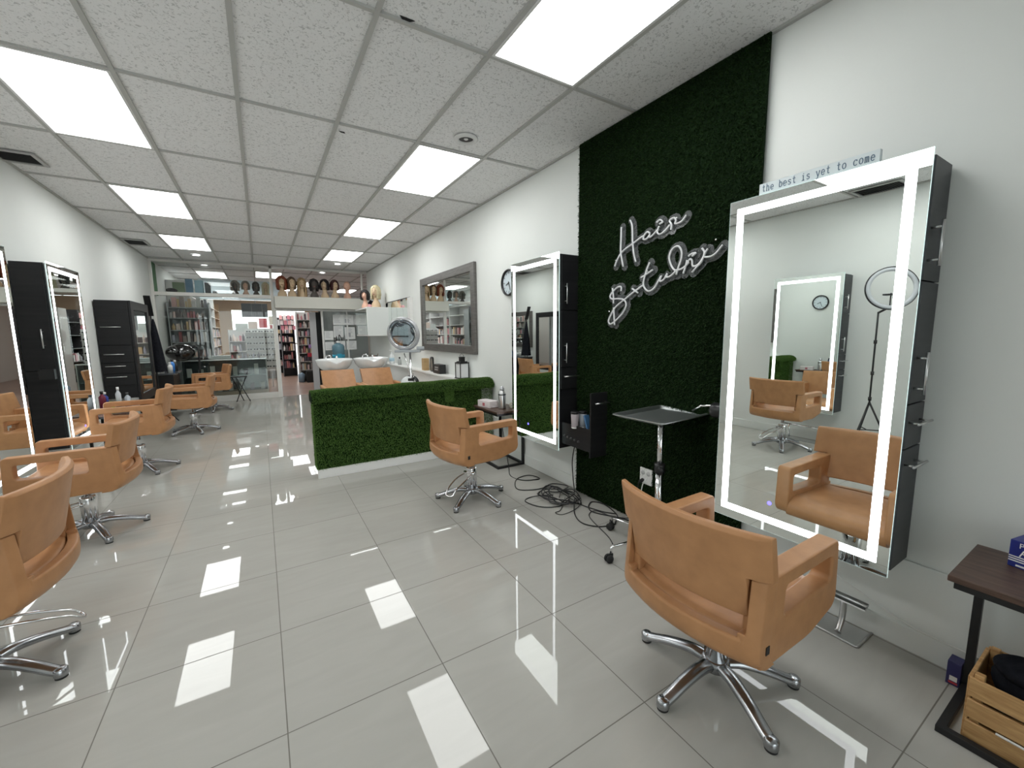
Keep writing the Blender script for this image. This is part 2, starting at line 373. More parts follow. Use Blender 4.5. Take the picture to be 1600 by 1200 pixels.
for j in (-2, 0, 2, 4):
    for s_ in (0, 1):
        x = GX-.305 if s_ == 0 else GX+.61*3.5; y = GY+1.22*(j+.5)
        if cl is None: cl = ceiling_light(x, y, lab[(j, s_)])
        else: dup(cl, (x, y, ZC-.002), label=lab[(j, s_)])
for (x, y, lb) in ((-.93, 13.2, 'ceiling light panel in the shop seen through the left of the transom glass'), (.30, 12.6, 'ceiling light panel in the shop seen behind the first wigs'), (-.93, 16, 'shop ceiling light panel farther back on the left'), (.9, 16, 'shop ceiling light panel farther back over the shelving'), (1.35, 14.4, 'ceiling light panel in the shop behind the black wig'), (2.75, 16.0, 'shop ceiling light panel over the right part of the shop'), (.30, 15.0, 'added ceiling light panel brightening the middle of the shop'), (.30, 17.4, 'added ceiling light panel brightening the shop deep in the middle'), (-.93, 18.4, 'added ceiling light panel brightening the shop far back on the left'), (-.2, 19.4, 'farthest added ceiling light panel, brightening the shop near the entrance glass')):
    dup(cl, (x, y, ZC-.002), label=lb, group='lay-in ceiling light panels of the shop')  # the middle and deepest panels are added to brighten the shop
# round downlights, lit
def downlight(x, y, label):
    t = thing('downlight', label, 'light', (x, y, ZC-.001), 0)
    MB().lathe([(.062, .004), (.095, .004), (.095, -.004), (.070, -.008), (.062, -.002), (.062, .004)], n=28).build('trim_ring', M['panelframe'], t)
    MB().lathe([(0.0, .001), (.062, .001)], n=24).build('lamp', M['panel'], t); return t
downlight(-.937, 10.1, 'small round downlight near the partition, left')
downlight(1.579, 9.95, 'small round downlight near the partition, above the wigs')
downlight(-.93, 11.4, 'round downlight in the shop just behind the transom glass, left')
downlight(1.45, 11.5, 'round downlight in the shop just behind the transom glass, right')
# speaker
t = thing('ceiling_speaker', 'round ceiling speaker with a dark cone set in a ceiling tile', 'speaker', (1.521, 3.165, ZC-.002))
MB().lathe([(.058, .004), (.095, .006), (.095, -.004), (.085, -.012), (.062, -.012), (.058, .0), (.058, .004)], n=32).build('rim', M['panelframe'], t)
MB().lathe([(0, .0), (.058, .002)], n=28).build('cone', cmat((.05, .05, .05), .6), t)
MB().lathe([(0, -.006), (.014, -.005), (.018, -.001)], n=16, cap=False).build('dust_cap', M['panelframe'], t)
# vents
def vent(x, y, a, b, label):
    t = thing('ceiling_vent', label, 'vent', (x, y, ZC-.004))
    MB().ring([(-a-.03, -b-.03), (a+.03, -b-.03), (a+.03, b+.03), (-a-.03, b+.03)], [(-a, -b), (a, -b), (a, b), (-a, b)], lambda p, q, s_: (p, q, s_), -.006, .008).build('frame', cmat((.42, .42, .41), .5), t, bevel=.002)
    MB().box(-a, a, -b, b, .005, .008).build('backing', M['dark'], t)
    n = int(2*b/.022); g = MB()
    for i in range(n): g.obox((0, -b+.011+i*.022, .0), (1, 0, 0), (0, .8, .6), (0, -.6, .8), a, .008, .0012)
    g.build('slats', cmat((.06, .06, .06), .6), t)
vent(-1.67, 5.40, .12, .13, 'dark square air vent in the ceiling over the left mirrors')
vent(-1.63, 9.18, .12, .20, 'dark air vent in the ceiling near the glass partition')
vent(-1.62, 1.93, .14, .2, 'dark air vent seen only in the large mirror')
# chipped tile corners
tag(MB().prism([(0, 0), (.075, .0), (.05, .022), (.03, .016), (.015, .018)], lambda a, b, s_: (.70+a, 2.17+b, ZC+.009+s_), 0, -.003).build('tile_chip', M['dark']), 'dark broken chip at the edge of a ceiling tile', 'damage')
tag(MB().prism([(0, 0), (.04, .0), (.05, .02), (.02, .018)], lambda a, b, s_: (.63+a, 3.55+b, ZC+.009+s_), 0, -.003).build('tile_chip', M['dark']), 'tiny dark nick in a ceiling tile left of the speaker', 'damage')

# ---------------- artificial grass ----------------
def blades(name, spots, mtl, parent, ln=.016, wd=.0022):
    """spots: list of (point, normal, droop)"""
    V = []; F = []
    R_ = random.random
    for (p, n, g_) in spots:
        t = n.orthogonal().normalized(); b = n.cross(t); a = R_()*2*PI
        side = (t*math.cos(a)+b*math.sin(a))*wd*(.6+.8*R_())
        a2 = R_()*2*PI; lean = (t*math.cos(a2)+b*math.sin(a2))*(.5*R_()+.15)
        l = ln*(.55+.75*R_())
        mid = p+n*(l*.6)+lean*(l*.45)+Vector((0, 0, -l*.10*g_)); tip = p+n*(l*.9)+lean*(l*1.1)+Vector((0, 0, -l*.45*g_))
        i = len(V); V += [p-side, p+side, mid+side*.8, mid-side*.8, tip]
        F += [(i, i+1, i+2, i+3), (i+3, i+2, i+4)]
    me = bpy.data.meshes.new(name); me.from_pydata(V, [], F); me.materials.append(mtl)
    o = bpy.data.objects.new(name, me); COL.objects.link(o); o.parent = parent; o['kind'] = 'stuff'; return o
GY0, GY1 = 1.283, 2.782
t = thing('grass_wall_panel', 'dark green artificial grass panel covering the right wall from floor to ceiling', 'artificial grass', (XR, 2.03, 0))
MB().box(-.040, -.0265, GY0-2.03, GY1-2.03, .004, ZC-.004).build('backing', M['turf'], t)
nb = 80000; rr = random.random
blades('grass_pile', [(Vector((-.040, GY0-2.03+rr()*(GY1-GY0), .004+rr()*(ZC-.012))), Vector((-1, 0, 0)), 1) for _ in range(nb)], M['blade'], t)
# half wall wrapped in grass
HY0, HY1, HX0, HX1, HZ = 4.42, 4.60, .41, XR-.005, .80
t = thing('grass_half_wall', 'low partition wrapped in green artificial grass with a rolled top and white base', 'partition', (1.4, 4.5, 0))
ox, oy = 1.4, 4.5
MB().box(HX0-ox, HX1-.16-ox, HY0-oy, HY1-oy, 0.0, HZ).build('core', M['white'], t)
MB().box(HX0-.012-ox, HX1-.16-ox, HY0-.02-oy, HY0-.001-oy, 0, .095).build('base_board', M['white'], t, bevel=.003)
g = MB(); HT = .075     # rolled cap
cap = []
for i in range(15):
    a = PI*(-.15+1.3*i/14); cap.append((oy-oy-.01-math.cos(a)*.135, .815+math.sin(a)*HT))
nn = 60; P = []
for i in range(nn+1):
    x = HX0-.03+(HX1+.0-HX0+.02)*i/nn
    w_ = .012*noise.noise(Vector((x*4, 0, 0)))
    P.append([(x-ox, y+w_*2, z+w_) for y, z in cap])
g.sheet(P)
n0 = len(g.v)
for e in (0, nn): g.add(P[e], [tuple(range(15))])
g.box(HX0-.012-ox, HX1-.16-ox, HY0-.012-oy, HY0-oy, .09, .80); g.box(HX0-.012-ox, HX0-ox, HY0-oy, HY1-oy, .09, .80)
g.build('turf_wrap', M['turf'], t)
sp = []
for _ in range(52000): sp.append((Vector((HX0-.012-ox+rr()*(HX1-HX0), HY0-.012-oy, .09+rr()*.72)), Vector((0, -1, 0)), 1))
for _ in range(2600): sp.append((Vector((HX0-.012-ox, HY0-.012-oy+rr()*.19, .09+rr()*.72)), Vector((-1, 0, 0)), 1))
for _ in range(34000):
    i = rr()*nn; a = PI*(-.15+1.3*rr()); x = HX0-.03+(HX1-HX0+.02)*i/nn; w_ = .012*noise.noise(Vector((x*4, 0, 0)))
    sp.append((Vector((x-ox, -.01-math.cos(a)*.135+w_*2, .815+math.sin(a)*HT+w_)), Vector((0, -math.cos(a), math.sin(a))).normalized(), .5))
blades('grass_pile', sp, M['blade2'], t, .013, .0022)
# small tuft hanging from the roll
sp = []
for _ in range(900):
    u_ = rr(); a = rr()*2*PI; sp.append((Vector((.42+.055*math.cos(a)*(1-u_*.3), -.10-.02*abs(math.sin(a)), .80-.14*u_)), Vector((math.cos(a)*.4, -1, 0)).normalized(), 1))
blades('grass_tuft', sp, M['blade2'], t, .022, .003)
# ---------------- salon chairs ----------------
def roundpoly(P, R, k=6):
    out = []; n = len(P)
    for i in range(n):
        p = Vector(P[i]); a = (Vector(P[i-1])-p).normalized(); b = (Vector(P[(i+1) % n])-p).normalized(); r = R[i] if isinstance(R, (list, tuple)) else R
        ang = a.angle(b); d = r/math.tan(ang/2); c = p+(a+b).normalized()*(r/math.sin(ang/2))
        s_ = p+a*d; e = p+b*d; v0 = s_-c; v1 = e-c; th = v0.angle(v1); sg = 1 if v0.cross(v1) > 0 else -1
        for q in range(k+1):
            t_ = sg*th*q/k; out.append((c.x+v0.x*math.cos(t_)-v0.y*math.sin(t_), c.y+v0.x*math.sin(t_)+v0.y*math.cos(t_)))
    return out
def match(outer, inner, c):
    A = sorted({round(math.atan2(p[1]-c[1], p[0]-c[0]), 5) for p in outer+inner})
    def hit(poly, a):
        d = (math.cos(a), math.sin(a)); best = None
        for i in range(len(poly)):
            p = poly[i]; q = poly[(i+1) % len(poly)]; ex, ey = q[0]-p[0], q[1]-p[1]; px, py = p[0]-c[0], p[1]-c[1]
            den = d[0]*ey-d[1]*ex
            if abs(den) < 1e-12: continue
            t_ = (px*ey-py*ex)/den; u_ = (px*d[1]-py*d[0])/den
            if t_ > 0 and -1e-6 <= u_ <= 1+1e-6 and (best is None or t_ > best): best = t_
        return (c[0]+d[0]*best, c[1]+d[1]*best)
    return [hit(outer, a) for a in A], [hit(inner, a) for a in A]
ARC = lambda y: -.062*(1-(y/.28)**2)
def make_chair():
    t = thing('salon_chair', 'x', 'chair')
    body = []
    # seat shell: cross-section lofted across the width, bulging backwards
    cs = [(-.205, .400), (-.208, .43), (-.200, .447), (-.19, .452), (-.185, .454), (-.175, .455), (-.15, .456), (.0, .462), (.20, .474), (.262, .466), (.292, .440), (.288, .40), (.262, .372), (.12, .348), (-.06, .338), (-.20, .350), (-.235, .372)]
    cs = [tuple(p) for p in smoothpath([(a, b, 0) for a, b in cs], 2, True)]
    P = []
    for i in range(17):
        y = -.225+.45*i/16; row = []
        for a, b, _ in cs:
            w_ = max(0, min(1, (-.10-a)/.10)); row.append((a+ARC(y)*w_, y, b+(.010*(y/.225)**2 if -.18 < a < .25 and b > .45 else 0)))
        P.append(row+[row[0]])
    m = MB(); m.sheet(P); m.add(P[0][:-1], [tuple(range(len(cs)))]); m.add(P[-1][:-1], [tuple(range(len(cs)))])
    body.append(m.build('seat', M['leather'], t))
    # arms with hand hole, continuous with the shell
    outer = roundpoly([(-.236, .350), (.10, .345), (.302, .395), (.290, .658), (-.222, .658)], [.02, .3, .055, .022, .010])
    inner = roundpoly([(-.100, .495), (.240, .508), (.242, .606), (-.095, .606)], .022)
    oo, ii = match(outer, inner, (.07, .55))
    for sy in (1, -1):
        m = MB(); m.ring(oo, ii, lambda a, b, s_: (a, s_, b), sy*.214, sy*.2845)
        body.append(m.build('armrest', M['leather'], t, bevel=.010, seg=3))
    # rear shell: low band behind the seat rising into a post at each side
    ss = [-.285, -.28, -.262, -.245, -.240, -.232, -.222, -.20, -.15, -.10, -.05, 0, .05, .10, .15, .20, .222, .232, .240, .245, .262, .28, .285]
    zz = [.342, .350, .365, .385, .41, .432, .445, .452, .470, .52, .58, .640, .652, .657]
    def rin(s0, s1, z0, z1):
        a_ = min(abs(s0), abs(s1))
        if z0 >= .4699: return a_ >= .2449-1e-6
        if z0 >= .4519: return a_ >= .2219-1e-6
        return True
    m = MB(); idx = {}
    def rv(i, j, side):
        k_ = (i, j, side)
        if k_ not in idx:
            s_, z = ss[i], zz[j]; x = -.252+ARC(s_)*1.02
            if z < .40: x += .045*((.40-z)/.058)**2
            if abs(s_) > .27: x += .012*((abs(s_)-.27)/.015)**2
            if z > .46 or abs(s_) > .24: x += .02*max(0, min(1, (z-.42)/.24))
            th = .055 if abs(s_) > .24 else .042
            if side: x += th+(.03 if z < .40 and abs(s_) < .22 else 0)
            elif not side and z in (.452,) and abs(s_) < .24: x += .006
            idx[k_] = len(m.v); m.v.append((x, s_, z))
        return idx[k_]
    cells = {(i, j) for i in range(len(ss)-1) for j in range(len(zz)-1) if rin(ss[i], ss[i+1], zz[j], zz[j+1])}
    for (i, j) in cells:
        for s_ in (0, 1):
            q = [rv(i, j, s_), rv(i+1, j, s_), rv(i+1, j+1, s_), rv(i, j+1, s_)]; m.f.append(q if s_ else q[::-1]); m.sm.append(True); m.mi.append(0)
        for di, dj, a, b in ((-1, 0, (i, j), (i, j+1)), (1, 0, (i+1, j+1), (i+1, j)), (0, -1, (i+1, j), (i, j)), (0, 1, (i, j+1), (i+1, j+1))):
            if (i+di, j+dj) not in cells: m.f.append([rv(*a, 0), rv(*b, 0), rv(*b, 1), rv(*a, 1)]); m.sm.append(True); m.mi.append(0)
    body.append(m.build('rear_shell', M['leather'], t, bevel=.006, seg=3))
    # backrest
    sc = [-.302, -.295, -.27, -.248, -.236, -.232, -.20, -.15, -.10, -.05, 0, .05, .10, .15, .20, .232, .236, .248, .27, .295, .302]
    zc = [.512, .518, .54, .58, .62, .652, .662, .668, .70, .74, .78, .806, .815, .820]
    def bx(s_, z): return -.214+ARC(s_)*.95-.20*(z-.51)
    def inside(s0, s1, z0, z1): return not (max(abs(s0), abs(s1)) > .2365 and z0 < .6615)
    m = MB(); idx = {}
    def vert(i, j, side):
        k_ = (i, j, side)
        if k_ not in idx:
            s_, z = sc[i], zc[j]; th = .052-.006*(z-.51)/.31
            e = 0
            if z > .805: e = (z-.805)/.015*.014
            if abs(s_) > .294: e = max(e, .008)
            if z < .517: e = max(e, .008)
            idx[k_] = len(m.v); m.v.append((bx(s_, z)+(th-e if side else e), s_, z))
        return idx[k_]
    cells = {(i, j) for i in range(len(sc)-1) for j in range(len(zc)-1) if inside(sc[i], sc[i+1], zc[j], zc[j+1])}
    def face(*q): m.f.append(list(q)); m.sm.append(True); m.mi.append(0)
    for (i, j) in cells:
        for s_ in (0, 1):
            q = [vert(i, j, s_), vert(i+1, j, s_), vert(i+1, j+1, s_), vert(i, j+1, s_)]; face(*(q if s_ else q[::-1]))
        for di, dj, a, b in ((-1, 0, (i, j), (i, j+1)), (1, 0, (i+1, j+1), (i+1, j)), (0, -1, (i+1, j), (i, j)), (0, 1, (i, j+1), (i+1, j+1))):
            if (i+di, j+dj) not in cells: face(vert(*a, 0), vert(*b, 0), vert(*b, 1), vert(*a, 1))
    br = m.build('backrest', M['leather'], t, bevel=.005, seg=2); body.append(br)
    m = MB(); m.obox((-.200, -.2862, .418), (1, 0, 0), (0, 1, 0), (0, 0, 1), .010, .0015, .014); lb = m.build('leather_tag', M['plastic'], t); lb['label'] = 'small black tag'; body.append(lb)
    # base
    m = MB(); m.lathe([(0, .050), (.050, .052), (.058, .070), (.054, .092), (.042, .104), (0, .104)], n=28); m.build('hub', M['castalu'], t)
    m = MB(); m.lathe([(.045, .095), (.046, .275), (.042, .286), (0, .286)], n=28); m.build('column', M['chrome'], t)
    m = MB(); m.lathe([(.018, .26), (.018, .36), (.06, .36), (.06, .372), (0, .372)], n=24); m.box(-.09, .09, -.07, .07, .336, .350); p_ = m.build('piston', M['chrome'], t); body.append(p_)
    for k in range(5):
        a = k*2*PI/5
        m = MB(); pth = smoothpath([(.035, 0, .078), (.10, 0, .082), (.19, 0, .062), (.265, 0, .036), (.300, 0, .026)], 4); n_ = len(pth)
        V = []; nn_ = 12
        for q, p in enumerate(pth):
            u_ = q/(n_-1); w_ = .030-.006*u_; h_ = .021-.004*u_
            for r_ in range(nn_):
                b = 2*PI*r_/nn_; V.append((p.x, math.cos(b)*w_, p.z+math.sin(b)*h_))
        F = [(q*nn_+r_, q*nn_+(r_+1) % nn_, (q+1)*nn_+(r_+1) % nn_, (q+1)*nn_+r_) for q in range(n_-1) for r_ in range(nn_)]+[tuple(range(nn_))[::-1], tuple((n_-1)*nn_+r_ for r_ in range(nn_))]
        m.add(V, F, True)
        if k == 0: leg0 = m.build('leg', M['castalu'], t)
        if k == 0:
            m = MB(); m.lathe([(0, .006), (.021, .006), (.024, .012), (.024, .038), (.018, .044), (0, .045)], (.302, 0, 0), 20, sx=1); cap = m.build('foot_cap', M['castalu'], leg0)
            m = MB(); m.lathe([(0, 0), (.021, 0), (.021, .008), (0, .008)], (.302, 0, 0), 20); pad = m.build('foot_pad', M['rubber'], leg0)
            legs = [leg0]
        else: legs.append(dup(leg0, parent=t))
        legs[-1].rotation_euler = (0, 0, a)
    return t
chair0 = make_chair(); used = [False]
def place_chair(x, y, rz, base, dz, label, lever=None):
    c = chair0 if not used[0] else dup(chair0)
    used[0] = True
    c.location = (x, y, 0); c.rotation_euler = (0, 0, rz); c['label'] = label; c['group'] = 'tan leather salon chairs'
    q = 0
    for ch in kids(c):
        nm = ch.name.split('.')[0]
        if nm in ('seat', 'armrest', 'rear_shell', 'backrest', 'leather_tag', 'piston'): ch.location = (0, 0, dz)
        if nm == 'leg': ch.rotation_euler = (0, 0, base-rz+q*2*PI/5); q += 1
    if lever is not None:
        m = MB(); pts = []
        a = lever-rz; d = Vector((math.cos(a), math.sin(a), 0)); n = Vector((-d.y, d.x, 0))
        pts = [d*.02+n*.03+Vector((0, 0, .235)), d*.13+n*.045+Vector((0, 0, .215)), d*.25+n*.035+Vector((0, 0, .17)), d*.30+n*.030+Vector((0, 0, .130)), d*.305-n*.030+Vector((0, 0, .130)), d*.25-n*.045+Vector((0, 0, .175)), d*.13-n*.050+Vector((0, 0, .22)), d*.02-n*.03+Vector((0, 0, .24))]
        m.tube(smoothpath(pts, 4), .006, 8); m.lathe([(0, -.055), (.012, -.055), (.012, .055), (0, .055)], (d.x*.03, d.y*.03, .24), 12, axis=n)
        m.build('pump_lever', M['chrome'], c)
    return c
R = math.radians
place_chair(1.52, .887, R(0), R(32), 0.0, 'large tan leather salon chair in the right foreground, in front of the big lit mirror')
place_chair(1.49, 3.14, R(7), R(75), .055, 'tan salon chair in front of the green grass half wall and the smaller lit mirror', lever=R(207))
place_chair(-1.10, 2.50, R(180), R(45), .045, 'nearest tan salon chair on the left, cut off by the left edge', lever=R(20))
place_chair(-1.165, 4.08, R(181), R(-60), .028, 'second tan salon chair on the left, its whole arm window and chrome column showing', lever=R(190))
place_chair(-1.19, 5.76, R(182), R(15), .082, 'third tan salon chair on the left, before the lit mirror with black cabinet')
place_chair(-.95, 7.70, R(182), R(5), .045, 'fourth tan salon chair on the left, in front of the four-handled black cabinet')
place_chair(-.85, 9.75, R(192), R(-20), .06, 'farthest tan salon chair on the left, beside the glass partition')

# ---------------- mirror stations ----------------
def handle(mb, c, axis, out, ln):        # bar handle: centre, bar axis, outward direction
    c = Vector(c); axis = Vector(axis); out = Vector(out)
    mb.tube([c+out*.033-axis*ln/2, c+out*.033+axis*ln/2], .0055, 10)
    for s_ in (-1, 1): mb.tube([c+axis*ln*.36*s_, c+out*.033+axis*ln*.36*s_], .0045, 8)
def station(side, y0, label, bodymat, drawers=True, opened=None, simple=False, w=.772, near_d=.225):
    """side=+1 hangs on the right wall, -1 on the left wall; y0 = edge nearest the camera"""
    xw = XR if side > 0 else XL
    t = thing('mirror_station', label, 'mirror cabinet', (xw, y0, 0), 0, 'wall cabinets with lit mirrors')
    X = lambda d: -side*d
    D = near_d
    def bx(mb, d0, d1, a, b, c, d): mb.box(min(X(d0), X(d1)), max(X(d0), X(d1)), a, b, c, d)
    m = MB(); bx(m, .016, D-.003, .014, w-.03, .420, 2.095); cb = m.build('cabinet_body', bodymat, t, bevel=.002, seg=1)
    # fronts of the cabinet face the camera side
    zs = [2.090, 1.627, 1.139, .952, .425]
    out = (0, -1, 0)
    kinds = ['v', 'v', 'h', 'h']
    if simple: zs = [2.090, 1.145, .425]; kinds = ['v', '-']
    for q in range(len(zs)-1):
        z1, z0 = zs[q]-.003, zs[q+1]+.003
        if opened and q == 3: continue
        m = MB(); bx(m, .020, D-.010, .0, .014, z0, z1); f = m.build('door' if q < 2 else 'drawer_front', bodymat, t, bevel=.0015, seg=1)
        m = MB()
        if kinds[q] == 'v':
            zc_ = (1.765, 1.265)[q] if not simple else 1.43; handle(m, (X(.185 if not simple else .165), .0, zc_), (0, 0, 1), out, .17)
        elif kinds[q] == 'h': handle(m, (X(.125), .0, (0, 0, 1.062, .885)[q]), (1, 0, 0), out, .165)
        if m.v: m.build('handle', M['steel'], f)
    # glass mirror plate in front
    m = MB(); bx(m, D, D+.014, .03, w-.03, .435, 2.08); m.build('mirror_body', M['panelframe'], t)
    m = MB(); bx(m, D+.0145, D+.0195, .0, w, .405, 2.108); m.build('glass_edge', M['edge'], t)
    m = MB(); bx(m, D+.0195, D+.020, .001, w-.001, .406, 2.107); pl = m.build('mirror_glass', M['mirror'], t)
    m = MB(); i0, wd = .040, .034
    o_ = [(i0, .405+i0+.008), (w-i0, .405+i0+.008), (w-i0, 2.108-i0-.002), (i0, 2.108-i0-.002)]; i_ = [(i0+wd, .405+i0+wd+.008), (w-i0-wd, .405+i0+wd+.008), (w-i0-wd, 2.108-i0-wd-.002), (i0+wd, 2.108-i0-wd-.002)]
    m.ring(o_, i_, lambda a, b, s_: (X(s_), a, b), D+.0195, D+.0212); m.build('light_strip', M['ledstrip'], t)
    m = MB(); pr = [(.0, 0), (.0085, 0)]
    cy = w*.62 if side > 0 else w*.5
    m.lathe([(.0055, 0), (.010, 0), (.010, .0012), (.0055, .0012)], (X(D+.0203), cy, .56), 20, axis=(-side, 0, 0)); m.lathe([(0, 0), (.003, 0), (.003, .0012), (0, .0012)], (X(D+.0203), cy, .56), 12, axis=(-side, 0, 0))
    m.build('touch_button', M['bluedot'], t)
    if opened:
        m = MB(); L_ = .365
        bx(m, .030, D-.02, -L_, -.0, .470, .480); bx(m, .030, .042, -L_, 0, .48, .60); bx(m, D-.03, D-.018, -L_, 0, .48, .66); bx(m, .042, D-.03, -L_, -.03, .625, .635)
        dr = m.build('drawer', M['black'], t, bevel=.001, seg=1)
        m = MB(); bx(m, .020, D-.006, -L_-.016, -L_, .430, .958); f = m.build('drawer_front', M['black'], dr, bevel=.0015, seg=1)
        m = MB(); handle(m, (X(.125), -L_-.016, .878), (1, 0, 0), out, .15); m.build('handle', M['steel'], dr)
    return t
station(1, .553, 'big wall cabinet with tall lit mirror in the right foreground, reflecting the tan chair', M['black_lit'])
station(1, 2.785, 'wall cabinet with tall lit mirror beyond the grass wall, its lower drawer pulled out', M['black'], opened=True)
station(-1, 5.285, 'black left wall cabinet with tall lit mirror and a small black holder on its side', M['black'], simple=True)
station(-1, 3.83, 'lit mirror at the left edge of the picture, only its far light strip showing', M['black'])
station(-1, 2.16, 'wall cabinet with lit mirror on the left wall, seen only reflected in the big mirror', M['black_lit'])
# small holder on the left cabinet
t = thing('card_holder', 'small black holder with white cards on the side of the left cabinet', 'holder', (-1.64, 5.285, 1.13))
m = MB(); m.box(-.05, .05, -.045, -.001, -.06, -.05); m.box(-.05, .05, -.05, -.045, -.06, .03); m.box(-.05, -.045, -.045, -.001, -.05, .03); m.box(.045, .05, -.045, -.001, -.05, .03); m.build('box', M['plastic'], t)
m = MB(); m.box(-.035, .03, -.040, -.030, -.049, .022); m.box(-.03, .035, -.028, -.020, -.049, .018); m.build('cards', M['papers'], t)
# white plank sign on top of the big mirror
t = thing('message_sign', 'white plank sign with typewriter lettering on top of the big lit mirror', 'sign', (2.19, .95, 2.1095))
m = MB(); m.box(-.012, .010, -.235, .235, 0, .052); m.build('board', cmat((.62, .68, .70), .5), t, bevel=.001, seg=1)
# typewriter letters as strokes in a 0..1 box
def arc(cx, cy, rx, ry, a0, a1, n=14): return [(cx+rx*math.cos(math.radians(a0+(a1-a0)*i/n)), cy+ry*math.sin(math.radians(a0+(a1-a0)*i/n))) for i in range(n+1)]
LET = {'t': [[(.45, 1.0), (.45, .2)]+arc(.62, .2, .17, .18, 180, 330, 8), [(.15, .68), (.8, .68)]],
 'h': [[(.2, 1.0), (.2, 0)], [(.2, .45)]+arc(.5, .45, .28, .25, 150, 0, 8)+[(.78, 0)], [(.08, 1.0), (.2, 1.0)], [(.06, 0), (.34, 0)], [(.64, 0), (.92, 0)]],
 'e': [[(.15, .36), (.85, .36)]+arc(.5, .36, .35, .35, 0, 320, 18)],
 'b': [[(.2, 1.0), (.2, 0)], arc(.52, .35, .33, .35, 0, 360, 20), [(.06, 1.0), (.2, 1.0)]],
 's': [arc(.5, .53, .28, .16, 20, 250, 10)+arc(.5, .18, .30, .18, 80, -160, 10)],
 'i': [[(.25, .68), (.5, .68), (.5, 0)], [(.2, 0), (.8, 0)], [(.49, .95), (.51, .88)]],
 'y': [[(.12, .68), (.5, 0)], [(.88, .68), (.40, -.28), (.15, -.28)], [(.02, .68), (.25, .68)], [(.72, .68), (.98, .68)]],
 'o': [arc(.5, .35, .36, .35, 0, 360, 22)],
 'c': [arc(.52, .35, .36, .35, 40, 325, 18), [(.80, .68), (.80, .52)]],
 'm': [[(.08, .68), (.16, .68), (.16, 0)], [(.16, .5)]+arc(.33, .48, .17, .2, 150, 0, 6)+[(.5, 0)], [(.5, .5)]+arc(.67, .48, .17, .2, 150, 0, 6)+[(.84, 0)], [(.06, 0), (.26, 0)], [(.42, 0), (.60, 0)], [(.76, 0), (.94, 0)]]}
m = MB(); txt = 'the best is yet to come'; adv = .445/len(txt); cw = adv*.88; ch_ = .032
for i, c in enumerate(txt):
    if c == ' ': continue
    for st in LET[c]:
        m.tube([(-.0125, .222-i*adv-px*cw, .013+py*ch_) for px, py in st], .0016, 5)
m.build('lettering', cmat((.10, .16, .24), .6), t)
# ---------------- neon style script sign on the grass wall ----------------
def img(u_, v_):      # shape of the script measured on the sign itself (u along the wall towards the camera, v up)
    return (u_, v_)
t = thing('script_sign', 'white tube lettering reading Hair Studio on clear acrylic, mounted on the grass wall', 'sign', (XR-.062, 1.93, 1.75))
